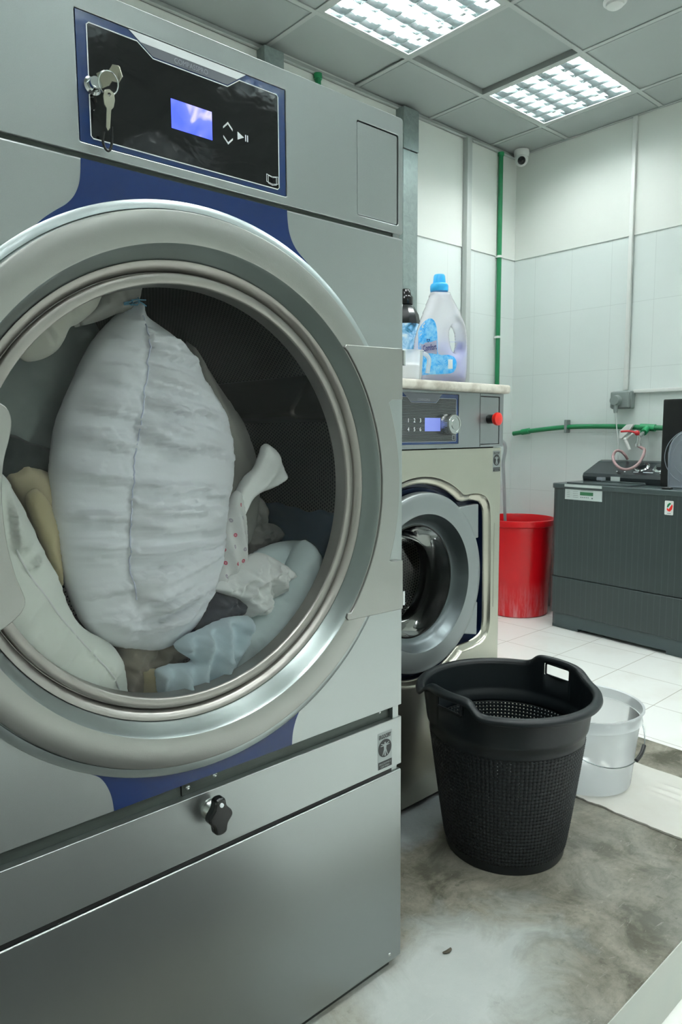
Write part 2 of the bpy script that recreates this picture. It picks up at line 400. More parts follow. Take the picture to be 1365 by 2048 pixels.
def offset_loop(q, d):
    """move a closed counter-clockwise loop inwards by d"""
    q = np.asarray(q); n = len(q); A = .5*np.sum(q[:, 0]*np.roll(q[:, 1], -1)-np.roll(q[:, 0], -1)*q[:, 1])
    t_ = np.roll(q, -1, 0)-np.roll(q, 1, 0); t_ /= np.linalg.norm(t_, axis=1)[:, None]+1e-12
    nn = np.stack([-t_[:, 1], t_[:, 0]], 1)*(1 if A > 0 else -1)
    return [tuple(p) for p in q+nn*d]
def puff(outline, y0, T, R=.09, step=.006, wr=None, back=1.0, sm=4, pw=2.0, holes=(), fade=.012):
    """soft body filling an outline in XZ, bulging T towards -Y; wr(x, z, d) = extra forward displacement"""
    ol = [(p.x, p.y) for p in smooth([(a, b, 0) for a, b in outline], sm, True)] if sm > 1 else outline
    q = np.array(ol); lo, hi = q.min(0), q.max(0)
    gx, gz = np.meshgrid(np.arange(lo[0], hi[0], step), np.arange(lo[1], hi[1], step*.87)); gx = gx + (np.arange(gx.shape[0]) % 2)[:, None]*step/2
    g = np.stack([gx.ravel(), gz.ravel()], 1); ok = inside(g, ol)
    for h in holes: ok &= ~inside(g, h)
    g = g[ok]; g = g[edgedist(g, [ol]+list(holes)) > step*.5]
    V, F = cdt(ol, holes, g); d = edgedist(V, [ol]+list(holes)); d[d < 1e-5] = 0
    k = np.clip(d/R, 0, 1); h = T*(1-(1-k)**pw)**(1/pw)
    b = bmesh.new(); w_ = np.zeros(len(V))
    if wr is not None: w_ = np.array([wr(x, z, dd) for (x, z), dd in zip(V, d)])*np.clip(d/fade, .05, 1)
    hb = T*back*(1-(1-k)**pw)**(1/pw)
    A = [b.verts.new((x, y0-hh-ww, z)) for (x, z), hh, ww in zip(V, h, w_)]
    B = [A[i] if d[i] == 0 else b.verts.new((V[i][0], y0+hb[i], V[i][1])) for i in range(len(V))]
    for t_ in F:
        try: b.faces.new([A[i] for i in t_])
        except ValueError: pass
        if any(d[i] > 0 for i in t_):
            try: b.faces.new([B[i] for i in t_][::-1])
            except ValueError: pass
    mb = MB(); mb.add(b); mb.hf = (V, h+w_)
    return mb
def nz(x, y, z, s=1): return noise.noise(Vector((x*s, y*s, z*s)))
def crumple(amp, s, seed=0, oct_=3):
    def f(x, z, d):
        a = 0; A = amp; S = s
        for k in range(oct_):
            wx = nz(x+seed, z, 3.1, S*.7)*.6/S; a += A*(1-2*abs(nz(x+wx+seed, z-wx, seed, S))-.5); A *= .5; S *= 2.1
        return a
    return f
def folds(amp, k, ang, warp=.02, seed=0, cr=.004):
    ca, sa = math.cos(ang), math.sin(ang); cf = crumple(cr, 18, seed+3)
    def f(x, z, d):
        u = x*ca+z*sa+warp*nz(x+seed, z, seed, 6)
        s_ = math.sin(u*k+2*nz(x, z, seed+5, 5)); return amp*(1-abs(s_)**1.3*1.6)+cf(x, z, d)
    return f
def seam_wr(seam, amp, freq, reach, seed=0, deep=.006):
    S = smooth([(a, b, 0) for a, b in seam], 6); q = np.array([(p.x, p.y) for p in S]); L = np.concatenate([[0], np.cumsum(np.hypot(*np.diff(q, axis=0).T))])
    def f(x, z, d):
        dd = np.hypot(q[:, 0]-x, q[:, 1]-z); i = int(dd.argmin()); t_ = L[i]; e = dd[i]
        sd = 1 if x > q[i][0] else -1
        u = t_+.10*e*sd*nz(x+seed, z, 1, 5)+.012*nz(x, z, seed, 14)
        w1 = (1-2*abs(nz(u*freq*.26, seed+sd*3.3, e*2.2)))**2*1.6*math.exp(-e/reach)
        w2 = nz(u*freq, seed+sd*7.1, e*5)*math.exp(-e/(reach*.32))
        return (amp*w1+amp*.25*w2)*(1 if sd > 0 else .6)*(.3+.7*min(e/.035, 1))-deep*math.exp(-(e/.004)**2)+.003*nz(x, z, seed, 22)
    return f
def prop(o, label=None, cat=None, group=None, kind=None):
    if label: o['label'] = label
    if cat: o['category'] = cat
    if group: o['group'] = group
    if kind: o['kind'] = kind
    return o
def thing(name, loc, label, cat, rz=0, group=None):
    o = bpy.data.objects.new(name, None); C.objects.link(o); o.location = loc; o.rotation_euler = (0, 0, rz); o.empty_display_size = .1
    ORG[o.name] = Vector() if rz else Vector(loc); return prop(o, label, cat, group)
def local(o): ORG[o.name] = Vector(); return o
def text(s, m, parent, origin, width=None, height=None, ext=.0004, name='lettering', rot=None, bold=0, align='CENTER', mirror=False):
    """flat lettering on a face looking towards -Y (default) with its centre at origin"""
    cu = bpy.data.curves.new('txt', 'FONT'); cu.body = s; cu.extrude = 0; cu.offset = bold; cu.align_x = 'CENTER'; cu.resolution_u = 3
    t_ = bpy.data.objects.new('txt', cu); C.objects.link(t_); dg = bpy.context.evaluated_depsgraph_get()
    me = bpy.data.meshes.new_from_object(t_.evaluated_get(dg)); bpy.data.objects.remove(t_)
    co = np.empty(len(me.vertices)*3); me.vertices.foreach_get('co', co); co = co.reshape(-1, 3); lo, hi = co.min(0), co.max(0); cen = (lo+hi)/2
    sx = width/(hi[0]-lo[0]) if width else None; sy = height/(hi[1]-lo[1]) if height else None
    sx = sx or sy; sy = sy or sx
    rot = rot or Matrix.Rotation(PI/2, 4, 'X')
    off = ORG.get(parent.name, Vector())
    me.transform(Matrix.Translation(Vector(origin)-off) @ rot @ Matrix.Diagonal((sx, sy, 1, 1)) @ Matrix.Translation(-Vector(cen)))
    me.materials.clear(); me.materials.append(M[m]); me.name = name
    o = bpy.data.objects.new(name, me); C.objects.link(o); o.parent = parent; ORG[o.name] = off
    return o
OUT = {
 'pillow_big': (1.06, [(0.506, 1.396), (0.512, 1.402), (0.529, 1.404), (0.532, 1.386), (0.553, 1.373), (0.581, 1.356), (0.617, 1.322), (0.635, 1.286), (0.668, 1.24), (0.683, 1.189), (0.685, 1.128), (0.671, 1.076), (0.663, 1.015), (0.651, 0.963), (0.632, 0.921), (0.609, 0.881), (0.577, 0.857), (0.54, 0.845), (0.496, 0.851), (0.458, 0.867), (0.423, 0.895), (0.402, 0.935), (0.383, 1.007), (0.375, 1.068), (0.374, 1.119), (0.379, 1.171), (0.39, 1.221), (0.41, 1.266), (0.434, 1.314), (0.456, 1.349), (0.485, 1.38)]),
 'seam_big': (1.06, [(0.513, 1.388), (0.509, 1.346), (0.499, 1.299), (0.485, 1.237), (0.473, 1.176), (0.466, 1.13), (0.46, 1.068), (0.459, 1.005), (0.47, 0.939), (0.489, 0.862)]),
 'pillow_low': (1.03, [(0.261, 1.164), (0.298, 1.151), (0.316, 1.121), (0.333, 1.081), (0.352, 1.033), (0.368, 0.998), (0.383, 0.947), (0.404, 0.911), (0.445, 0.878), (0.462, 0.842), (0.465, 0.785), (0.456, 0.754), (0.382, 0.775), (0.319, 0.808), (0.245, 0.892), (0.215, 0.986), (0.215, 1.085)]),
 'seam_low': (1.03, [(0.297, 1.05), (0.313, 1.013), (0.335, 0.977), (0.361, 0.936), (0.395, 0.888), (0.424, 0.843), (0.446, 0.794), (0.452, 0.76)]),
 'cream_hang': (1.02, [(0.288, 1.35), (0.346, 1.382), (0.395, 1.415), (0.444, 1.435), (0.445, 1.422), (0.444, 1.393), (0.433, 1.375), (0.41, 1.356), (0.399, 1.35), (0.39, 1.332), (0.378, 1.316), (0.359, 1.304), (0.338, 1.299), (0.322, 1.303), (0.305, 1.273), (0.289, 1.266), (0.279, 1.298)]),
 'grey_hang': (1.05, [(0.452, 1.449), (0.5, 1.463), (0.528, 1.46), (0.527, 1.437), (0.522, 1.408), (0.506, 1.388), (0.484, 1.382), (0.46, 1.37), (0.429, 1.359), (0.418, 1.359), (0.446, 1.398)]),
 'clear_bag': (1.16, [(0.304, 1.325), (0.361, 1.336), (0.406, 1.363), (0.463, 1.384), (0.492, 1.386), (0.503, 1.355), (0.475, 1.305), (0.448, 1.256), (0.423, 1.2), (0.414, 1.144), (0.379, 1.137), (0.321, 1.14), (0.288, 1.178)]),
 'dark_left': (1.1, [(0.3, 1.193), (0.335, 1.201), (0.362, 1.189), (0.395, 1.177), (0.405, 1.154), (0.398, 1.135), (0.36, 1.141), (0.317, 1.135), (0.298, 1.15)]),
 'beige_back': (1.09, [(0.323, 1.137), (0.336, 1.149), (0.35, 1.156), (0.375, 1.149), (0.394, 1.132), (0.398, 1.093), (0.405, 1.054), (0.403, 1.008), (0.391, 0.986), (0.366, 1.043), (0.346, 1.082)]),
 'beige_front': (1.06, [(0.338, 1.107), (0.347, 1.121), (0.359, 1.12), (0.374, 1.097), (0.385, 1.058), (0.386, 1.014), (0.386, 0.976), (0.376, 0.985), (0.362, 1.024), (0.346, 1.074)]),
 'grey_pillowcase': (1.17, [(0.666, 1.36), (0.702, 1.327), (0.738, 1.282), (0.776, 1.236), (0.802, 1.187), (0.815, 1.137), (0.816, 1.067), (0.806, 1.008), (0.775, 0.971), (0.718, 0.997), (0.691, 1.17)]),
 'collar': (1.07, [(0.764, 1.181), (0.786, 1.171), (0.8, 1.146), (0.811, 1.115), (0.784, 1.1), (0.755, 1.092), (0.733, 1.082), (0.719, 1.062), (0.706, 1.045), (0.691, 1.056), (0.699, 1.091), (0.717, 1.121), (0.74, 1.138), (0.752, 1.159)]),
 'dotted': (1.055, [(0.689, 1.097), (0.702, 1.096), (0.709, 1.069), (0.713, 1.028), (0.713, 0.978), (0.709, 0.956), (0.687, 0.95), (0.668, 0.939), (0.655, 0.923), (0.635, 0.929), (0.641, 0.947), (0.655, 0.972), (0.66, 1.016), (0.671, 1.059)]),
 'crumple_back': (1.2, [(0.81, 1.076), (0.837, 1.074), (0.856, 1.05), (0.858, 1.019), (0.886, 1.008), (0.899, 0.987), (0.886, 0.971), (0.844, 0.959), (0.794, 0.945), (0.784, 1.007)]),
 'ruffled': (1.04, [(0.63, 0.936), (0.652, 0.948), (0.677, 0.958), (0.71, 0.983), (0.731, 0.987), (0.765, 0.971), (0.796, 0.946), (0.791, 0.923), (0.766, 0.908), (0.74, 0.875), (0.707, 0.871), (0.684, 0.882), (0.68, 0.908), (0.656, 0.921)]),
 'bolster_back': (1.09, [(0.744, 0.965), (0.767, 0.983), (0.814, 0.992), (0.873, 0.987), (0.888, 0.967), (0.878, 0.938), (0.843, 0.923), (0.795, 0.92), (0.754, 0.935)]),
 'bolster': (1.03, [(0.82, 0.998), (0.837, 0.994), (0.854, 0.959), (0.871, 0.906), (0.857, 0.859), (0.819, 0.815), (0.77, 0.781), (0.713, 0.752), (0.655, 0.746), (0.635, 0.758), (0.648, 0.8), (0.664, 0.846), (0.689, 0.868), (0.733, 0.887), (0.767, 0.919), (0.791, 0.958)]),
 'blue_sheet': (1.0, [(0.501, 0.824), (0.506, 0.833), (0.53, 0.836), (0.566, 0.832), (0.535, 0.861), (0.558, 0.877), (0.586, 0.882), (0.62, 0.891), (0.649, 0.892), (0.68, 0.885), (0.671, 0.855), (0.652, 0.824), (0.638, 0.792), (0.632, 0.763), (0.596, 0.759), (0.549, 0.758), (0.514, 0.768), (0.503, 0.795)]),
 'charcoal': (1.05, [(0.599, 0.872), (0.612, 0.913), (0.627, 0.928), (0.657, 0.924), (0.693, 0.908), (0.695, 0.886), (0.673, 0.873), (0.64, 0.867), (0.615, 0.863)]),
 'navy_small': (1.07, [(0.587, 0.85), (0.614, 0.868), (0.653, 0.868), (0.673, 0.862), (0.662, 0.842), (0.621, 0.837)]),
 'brown_low': (1.06, [(0.467, 0.867), (0.513, 0.861), (0.572, 0.853), (0.591, 0.832), (0.561, 0.808), (0.547, 0.789), (0.55, 0.745), (0.509, 0.743), (0.466, 0.763)]),
 'brown_fold': (1.03, [(0.492, 0.817), (0.502, 0.826), (0.521, 0.819), (0.524, 0.786), (0.514, 0.772), (0.495, 0.777)]),
 'navy_back': (1.28, [(1.031, 0.931), (1.074, 0.935), (1.171, 0.931), (1.179, 0.899), (1.153, 0.839), (1.104, 0.797), (1.057, 0.817)]),
}

# ------------------------------------------------------------------ the room
WX, WY, ZC = 4.27, 2.97, 3.052          # far wall, left wall, ceiling height
X0, Y0 = -2.0, -3.9
def struct(o): o['kind'] = 'structure'; return o
struct(MB().box(X0, WX, Y0, WY, -.1, 0).build('floor', 'floor_tile', smooth_=False, off=Vector()))
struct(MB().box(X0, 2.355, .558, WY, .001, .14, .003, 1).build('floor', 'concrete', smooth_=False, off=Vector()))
struct(MB().box(X0, 2.355, .5555, .5575, .001, .138).build('trim_1', 'curb_paint', smooth_=False, off=Vector()))
ZB = 2.3675                              # where the tiles stop and the painted wall starts
def wall(name, x0, x1, y0, y1):
    a = MB().box(x0, x1, y0, y1, 0, ZB).build(name, 'wall_tile', smooth_=False, off=Vector())
    struct(a)
    dx, dy = (.006 if x1-x0 < .2 else 0), (.006 if y1-y0 < .2 else 0)
    return a
wall('wall_left', X0, WX, WY, WY+.1); struct(MB().box(X0, WX, WY-.006, WY+.1, ZB, 3.2).build('wall_left', 'wall_paint', smooth_=False, off=Vector()))
wall('wall_far', WX, WX+.1, Y0, WY); struct(MB().box(WX-.006, WX+.1, Y0, WY, ZB, 3.2).build('wall_far', 'wall_paint', smooth_=False, off=Vector()))
struct(MB().box(X0-.1, X0, Y0, WY, 0, 3.2).build('wall_near', 'wall_paint', smooth_=False, off=Vector()))
struct(MB().box(X0, WX, Y0-.1, Y0, 0, 3.2).build('wall_right', 'wall_paint', smooth_=False, off=Vector()))
struct(MB().box(X0, WX, Y0, WY, 3.19, 3.25).build('ceiling', 'plenum', smooth_=False, off=Vector()))
def gy(j): return 3.178-.6*j+(.42 if j >= 9 else 0)
GX = [2.171+.6*i for i in range(-7, 4)]; GY = [gy(j) for j in range(0, 12)]
LAMPS = {(i, j) for i in (0, 2, -2, -4) for j in (1, 4, 7, 10)}
tiles = MB(); bars = MB()
for i in range(-8, 4):
    for j in range(0, 12):
        if (i, j) in LAMPS: continue
        x0, x1 = max(2.171+.6*i, X0)+.004, min(2.171+.6*i+.6, WX)-.004
        y1, y0 = min(gy(j), WY)-.004, max(gy(j+1), Y0)+.004
        if x1-x0 < .03 or y1-y0 < .03: continue
        lift = .022 if (i, j) == (1, 1) else (.008 if (i, j) == (0, 0) else 0)
        tiles.box(x0, x1-(.014 if lift > .01 else 0), y0, y1-(.01 if lift > .01 else 0), ZC+.002+lift, ZC+.008+lift)
        tiles.box(x0+.016, x1-.016-(.014 if lift > .01 else 0), y0+.016, y1-.016-(.01 if lift > .01 else 0), ZC-.002+lift, ZC+.004+lift, .0015, 1)
struct(tiles.build('ceiling', 'ceiling_tile', smooth_=False, off=Vector()))
for x in GX: bars.box(x-.012, x+.012, Y0, WY, ZC-.004, ZC+.001, .001, 1).box(x-.0015, x+.0015, Y0, WY, ZC, ZC+.035)
for y in GY[1:]: bars.box(X0, WX, y-.012, y+.012, ZC-.0045, ZC+.0005, .001, 1).box(X0, WX, y-.0015, y+.0015, ZC, ZC+.035)
struct(bars.build('trim_2', 'tee_bar', smooth_=False, off=Vector()))
struct(MB().box(X0, WX, WY-.03, WY-.006, ZC-.03, ZC-.0255, .001, 1).box(X0, WX, WY-.012, WY-.006, ZC-.03, ZC, .001, 1)
       .build('trim_3', 'tee_bar', smooth_=False, off=Vector()))
struct(MB().box(WX-.024, WX-.006, Y0, WY, ZC-.008, ZC-.004).box(WX-.0085, WX-.006, Y0, WY, ZC-.008, ZC).build('trim_4', 'tee_bar', smooth_=False, off=Vector()))

# ------------------------------------------------------------------ ceiling lights
def open_box(x0, x1, y0, y1, z0, z1, side):
    """five-sided thin shell, open on one side"""
    b = bmesh.new(); bmesh.ops.create_cube(b, size=1)
    for v in b.verts: v.co = Vector(((x0+x1)/2+v.co.x*(x1-x0), (y0+y1)/2+v.co.y*(y1-y0), (z0+z1)/2+v.co.z*(z1-z0)))
    ax = 'XYZ'.index(side[0]); sg = 1 if side[1] == '+' else -1
    b.normal_update(); bmesh.ops.delete(b, geom=[f for f in b.faces if f.normal[ax]*sg > .9], context='FACES_ONLY')
    m_ = MB(); m_.norec = True; return m_.add(b)
def make_lamp(label, group=None):
    t = thing('ceiling_light', (0, 0, ZC), label, 'light', 0, group); L = .2975
    def B(name, mb, m, par=t, **k): return mb.build(name, m, par, off=Vector(), **k)
    fr = MB().plate([(-L, -L), (L, -L), (L, L), (-L, L)], -.003, .002, [[(-L+.026, -L+.026), (L-.026, -L+.026), (L-.026, L-.026), (-L+.026, L-.026)]], 'XY')
    B('frame', fr, 'tee_bar', smooth_=False)
    h = L-.026
    hs = open_box(-h, h, -h, h, .0, .1, 'Z-')
    B('housing', hs, 'troffer', smooth_=False)
    for k in range(4):
        y = -h+.068+k*(2*h-.136)/3
        B('fluorescent_tube', MB().cyl((-h+.012, y, .061), (h-.012, y, .061), .0128, seg=12), 'tube')
        B('lamp_holder', MB().box(-h, -h+.014, y-.013, y+.013, .04, .075), 'white_plastic', smooth_=False)
        B('lamp_holder', MB().box(h-.014, h, y-.013, y+.013, .04, .075), 'white_plastic', smooth_=False)
    lv = MB()
    def vee(p0, p1, wt, wb, z0, z1):
        d = (Vector(p1)-Vector(p0)).normalized(); s_ = Vector((-d.y, d.x, 0)); b = bmesh.new()
        q = []
        for p in (p0, p1):
            for z, w_ in ((z1, wt), (z0+.016, wb*2.2), (z0, wb)):
                q += [b.verts.new(Vector((p[0], p[1], z))+s_*w_/2), b.verts.new(Vector((p[0], p[1], z))-s_*w_/2)]
        for a, c in ((0, 2), (2, 4)):
            b.faces.new((q[a], q[c], q[c+6], q[a+6])); b.faces.new((q[a+1], q[a+7], q[c+7], q[c+1]))
        b.faces.new((q[4], q[5], q[11], q[10])); b.faces.new((q[0], q[6], q[7], q[1]))
        lv.add(b)
    for k in range(5):
        y = -h+k*(2*h)/4; wt = .03
        vee((-h, y, 0), (h, y, 0), wt, .003, .002, .046)
    for k in range(7):
        x = -h+k*(2*h)/6
        for c in range(4):
            ya = -h+c*h/2; vee((x, ya+.004, 0), (x, ya+h/2-.004, 0), .007, .0025, .002, .042)
    B('louver', lv, 'louver', smooth_=False)
    return t
def dup(root, loc, label=None, group=None, rz=None):
    r = root.copy(); C.objects.link(r); r.location = loc
    if rz is not None: r.rotation_euler = (0, 0, rz)
    if label: r['label'] = label
    if group: r['group'] = group
    for ch in list(root.children):
        c = ch.copy(); C.objects.link(c); c.parent = r
        for g in list(ch.children):
            d = g.copy(); C.objects.link(d); d.parent = c
    return r
GL = 'louvred ceiling lights'
lamp0 = make_lamp('louvred fluorescent ceiling light above the bottles, away from the room corner', GL)
first = True
for i in (0, 2, -2, -4):
    for j in (1, 4, 7, 10):
        loc = (2.171+.6*i+.3, gy(j)-.3, ZC)
        if first: lamp0.location = loc; first = False; continue
        lab = 'louvred fluorescent ceiling light beside the security camera corner, next to the dark-gapped panel' if (i, j) == (2, 1) else 'louvred fluorescent ceiling light behind the photographer'
        dup(lamp0, loc, lab, GL)

# ------------------------------------------------------------------ fittings on the walls
def top(o, label, cat, group=None): return prop(o, label, cat, group)
def pipe_v(name, x, y, z0, z1, r, label, clips=()):
    t = thing(name, (x, y, z0), label, 'pipe')
    MB().cyl((x, y, z0), (x, y, z1), r, seg=20).build('pipe_run', 'green_pipe', t)
    MB().cyl((x, y, z1-.02), (x, y, z1), r*1.35, seg=20).build('collar', 'green_joint', t)
    for z in clips: MB().cyl((x, y, z-.007), (x, y, z+.007), r*1.3, seg=20).box(x-.012, x+.012, y, WY-.001, z-.006, z+.006).build('pipe_clip', 'white_plastic', t)
    return t
pipe_v('water_pipe', 4.06, 2.945, 1.17, ZC-.03, .0155, 'green plastic pipe running down the corner beside the security camera', (2.36, 1.835))
t = thing('water_pipe', (2.49, 2.945, 1.9), 'short green pipe end showing above the big tumble dryer', 'pipe')
MB().cyl((2.49, 2.945, 1.4), (2.49, 2.945, ZC-.03), .0155, seg=20).build('pipe_run', 'green_pipe', t)
MB().cyl((2.49, 2.945, ZC-.055), (2.49, 2.945, ZC-.03), .022, seg=20).build('collar', 'green_joint', t)
for (xa, xb, lab) in ((2.125, 2.235, 'galvanized steel wall channel showing above the dryer control panel'), (3.085, 3.205, 'galvanized steel wall channel rising between the dryer and the bottles')):
    t = thing('metal_channel', ((xa+xb)/2, 2.93, .14), lab, 'channel', 0, 'galvanized wall channels')
    MB().plate([(xa, 2.905), (xb, 2.905), (xb, WY-.001), (xb-.003, WY-.001), (xb-.003, 2.908), (xa+.003, 2.908), (xa+.003, WY-.001), (xa, WY-.001)], .14, 2.795, plane='XY').build('lower_length', 'galvanized', t, smooth_=False)
    MB().plate([(xa-.002, 2.9), (xb+.002, 2.9), (xb+.002, WY-.007), (xb-.001, WY-.007), (xb-.001, 2.903), (xa+.001, 2.903), (xa+.001, WY-.007), (xa-.002, WY-.007)], 2.80, ZC-.028, plane='XY').build('upper_length', 'galvanized', t, smooth_=False)
top(MB().box(3.69, 3.735, 2.925, WY-.007, .3, ZC-.03, .003, 2).build('cable_trunking', 'tee_bar'), 'wide grey-white vertical cable trunking behind the blue-capped bottle', 'trunking')
top(MB().box(WX-.028, WX-.0065, 2.118, 2.142, 1.45, ZC-.01, .003, 2).build('cable_trunking', 'white_plastic'), 'thin white vertical cable trunking running down to the grey socket', 'trunking')
top(MB().box(WX-.022, WX-.0005, Y0+.01, 2.08, 1.428, 1.450, .002, 2).build('cable_trunking', 'white_plastic'), 'thin white horizontal cable trunking above the twin-tub washer lid', 'trunking')
# socket with plug
t = thing('wall_socket', (WX, 2.14, 1.34), 'grey weatherproof wall socket with a plug in it', 'socket')
MB().box(WX-.05, WX-.0005, 2.075, 2.205, 1.335, 1.443, .008, 3).build('back_box', 'grey_plastic', t)
MB().box(WX-.075, WX-.05, 2.08, 2.2, 1.338, 1.44, .01, 3).build('cover', 'grey_plastic', t)
t = thing('power_plug', (WX-.08, 2.15, 1.3), 'grey round plug and thin white cord hanging from the socket', 'plug')
MB().cyl((WX-.11, 2.155, 1.385), (WX-.075, 2.155, 1.385), .028, .034, 24).build('plug_body', 'grey_plastic', t)
MB().cyl((WX-.093, 2.155, 1.37), (WX-.093, 2.150, 1.31), .017, .011, 16).build('strain_relief', 'grey_plastic', t)
MB().tube([(WX-.093, 2.15, 1.315), (WX-.09, 2.145, 1.25), (WX-.085, 2.133, 1.12), (WX-.095, 2.125, 1.05), (WX-.095, 2.125, 1.026)], .0035, 8).build('cord', 'cable_white', t)
# horizontal green pipe with tee and tap
t = thing('water_pipe', (WX-.03, 2.2, 1.2), 'green plastic pipe running along the far wall above the twin-tub washer', 'pipe')
MB().tube([(WX-.03, 2.93, 1.186), (WX-.03, 2.75, 1.208), (WX-.03, 2.5, 1.228), (WX-.03, 2.2, 1.228), (WX-.03, 1.9, 1.216), (WX-.03, 1.5, 1.21), (WX-.03, .9, 1.21)], .0155, 16).build('pipe_run', 'green_pipe', t)
MB().cyl((WX-.03, 2.80, 1.204), (WX-.03, 2.86, 1.196), .0205, seg=20).build('coupling', 'green_joint', t)
MB().cyl((WX-.03, 1.93, 1.216), (WX-.03, 2.02, 1.222), .0215, seg=20).cyl((WX-.03, 1.975, 1.218), (WX-.085, 1.975, 1.19), .02, seg=20).build('tee_joint', 'green_joint', t)
MB().box(WX-.055, WX-.0005, 2.507, 2.523, 1.19, 1.275, .003, 1).build('pipe_clip', 'grey_plastic', t)
t = thing('water_tap', (WX-.12, 1.98, 1.1), 'chrome tap with a red lever fixed to the green pipe', 'tap')
MB().cyl((WX-.085, 1.975, 1.19), (WX-.125, 1.98, 1.165), .012, seg=16).cyl((WX-.12, 1.98, 1.19), (WX-.12, 1.99, 1.115), .0125, seg=16).cyl((WX-.12, 1.99, 1.125), (WX-.12, 1.99, 1.108), .019, seg=16).build('tap_body', 'chrome', t)
MB().sph((WX-.14, 1.988, 1.187), .015).tube([(WX-.14, 1.99, 1.187), (WX-.145, 2.03, 1.198), (WX-.145, 2.085, 1.196)], .0062, 8, 4).build('lever', 'red_valve', t)
t = thing('water_tap', (WX-.05, 2.07, 1.1), 'white plastic tap and bent cover hanging over the green pipe under the socket', 'tap')
MB().plate([(2.045, 1.24), (2.09, 1.238), (2.13, 1.2), (2.132, 1.155), (2.115, 1.15), (2.075, 1.19)], WX-.075, WX-.05, plane='YZ').build('tap_cover', 'white_plastic', t, bevel=.003)
MB().cyl((WX-.06, 2.03, 1.2), (WX-.06, 2.1, 1.145), .008, seg=12).cyl((WX-.06, 2.1, 1.15), (WX-.06, 2.07, 1.085), .01, seg=12).sph((WX-.06, 2.1, 1.15), .013).build('spout', 'white_plastic', t)
top(MB().tube([(4.15, 1.99, 1.112), (4.145, 1.965, 1.10), (4.12, 1.934, 1.088), (4.07, 1.923, 1.045), (4.02, 1.929, 1.003), (3.99, 1.965, 0.978), (4.01, 2.022, 0.982), (4.05, 2.079, 1.01), (4.08, 2.107, 1.05), (4.1, 2.099, 1.08), (4.12, 2.079, 1.078), (4.14, 2.062, 1.055), (4.16, 2.055, 1.03)], .0085, 12).build('water_hose', 'hose_pink'),
    'pinkish looped rubber hose from the red-lever tap to the washer', 'hose')
# security camera in the corner
t = thing('security_camera', (4.17, 2.85, ZC-.12), 'white dome security camera in the ceiling corner', 'camera')
cx_, cy_ = 4.19, 2.875
MB().lathe([(0, ZC-.005), (.048, ZC-.005), (.05, ZC-.02), (.046, ZC-.05), (0, ZC-.05)], (cx_, cy_, 0), seg=40).build('camera_base', 'white_plastic', t)
MB().sph((cx_-.008, cy_-.006, ZC-.066), .043, seg=32).build('camera_ball', 'white_plastic', t)
MB().sph((cx_-.034, cy_-.024, ZC-.082), .026, seg=24).build('lens', 'lens_black', t)
# detector
t = thing('smoke_detector', (3.09, 1.665, ZC-.03), 'small white round detector on a plain ceiling panel', 'detector')
MB().lathe([(0, ZC-.036), (.024, ZC-.034), (.036, ZC-.026), (.038, ZC-.016)], (3.09, 1.66, 0), seg=40).build('detector_dome', 'white_plastic', t)
MB().lathe([(0, ZC-.016), (.046, ZC-.016), (.05, ZC-.012), (.05, ZC-.0035), (0, ZC-.0035)], (3.09, 1.66, 0), seg=40).build('mounting_base', 'white_plastic', t)

# ------------------------------------------------------------------ the big tumble dryer
DX, DZ = .5415, 1.109
dry = thing('tumble_dryer', (DX, 1.5, .14), 'large silver tumble dryer with blue curves, full of laundry', 'dryer')
F = .91; XL, XR = .118, .965
def arc(c, r, a, b, n=40): return [(c[0]+r*math.cos(a+(b-a)*i/n), c[1]+r*math.sin(a+(b-a)*i/n)) for i in range(n+1)]
# outer case: sides, back, top (open towards the front panel)
cs = open_box(XL+.012, XR-.012, F+.02, 2.05, .16, 1.742, 'Y-')
cs.build('cabinet', 'silver_paint', dry, smooth_=False)
# top fascia with a recess for the control panel and for the cover plate
pan = rrect(.3795, .7045, 1.5635, 1.7205, .002, 2); cov = rrect(.8535, .9535, 1.5655, 1.7185, .004, 3)
fo = rrect(XL, XR, 1.551, 1.749, .006, 4)
fa = MB().plate(fo, F, F+.03, [pan, cov]); fascia = fa.build('top_fascia', 'silver_paint', dry, bevel=.0022)
c_ = MB().plate(rrect(.8552, .9518, 1.5672, 1.7168, .004, 3), F+.0015, F+.01).build('cover_plate', 'silver_paint', dry, bevel=.001)
MB().box(.36, .97-.012, F+.012, F+.02, 1.556, 1.73).build('fascia_backing', 'dark_steel', dry, smooth_=False)
# front panel with the round opening
fp = MB().plate([(XL, .679), (XR, .679), (XR, 1.5445), (XL, 1.5445)], F, F+.028, [circle((DX, DZ), .385, 96)])
fp.build('front_panel', 'silver_paint', dry, bevel=.0026)
MB().box(XL+.004, XR-.022, F+.006, F+.02, 1.540, 1.556).build('seam_strip', 'dark_steel', dry, smooth_=False)
MB().box(XR-.022, XR-.006, F+.003, F+.02, 1.541, 1.555).build('seam_clip', 'silver_paint', dry, smooth_=False)
cl = [(.3795, 1.5435), (.3785, 1.527), (.376, 1.512), (.3695, 1.497), (.359, 1.4845), (.345, 1.474), (.329, 1.461), (.313, 1.444), (.30, 1.425)]
cl = [(p.x, p.y) for p in smooth([(a, b, 0) for a, b in cl], 4)]
tp = cl+arc((DX, DZ), .40, math.atan2(1.425-DZ, .30-DX), math.atan2(1.425-DZ, DX-.30))[1:-1]+[(2*DX-a, b) for a, b in cl[::-1]]
MB().plate(tp, F-.0006, F).build('blue_decal', 'blue_paint', dry, smooth_=False)
cl = [(.3853, .680), (.384, .694), (.381, .708), (.3745, .724), (.366, .736), (.354, .7445), (.347, .752), (.344, .762)]
cl = [(p.x, p.y) for p in smooth([(a, b, 0) for a, b in cl], 4)]
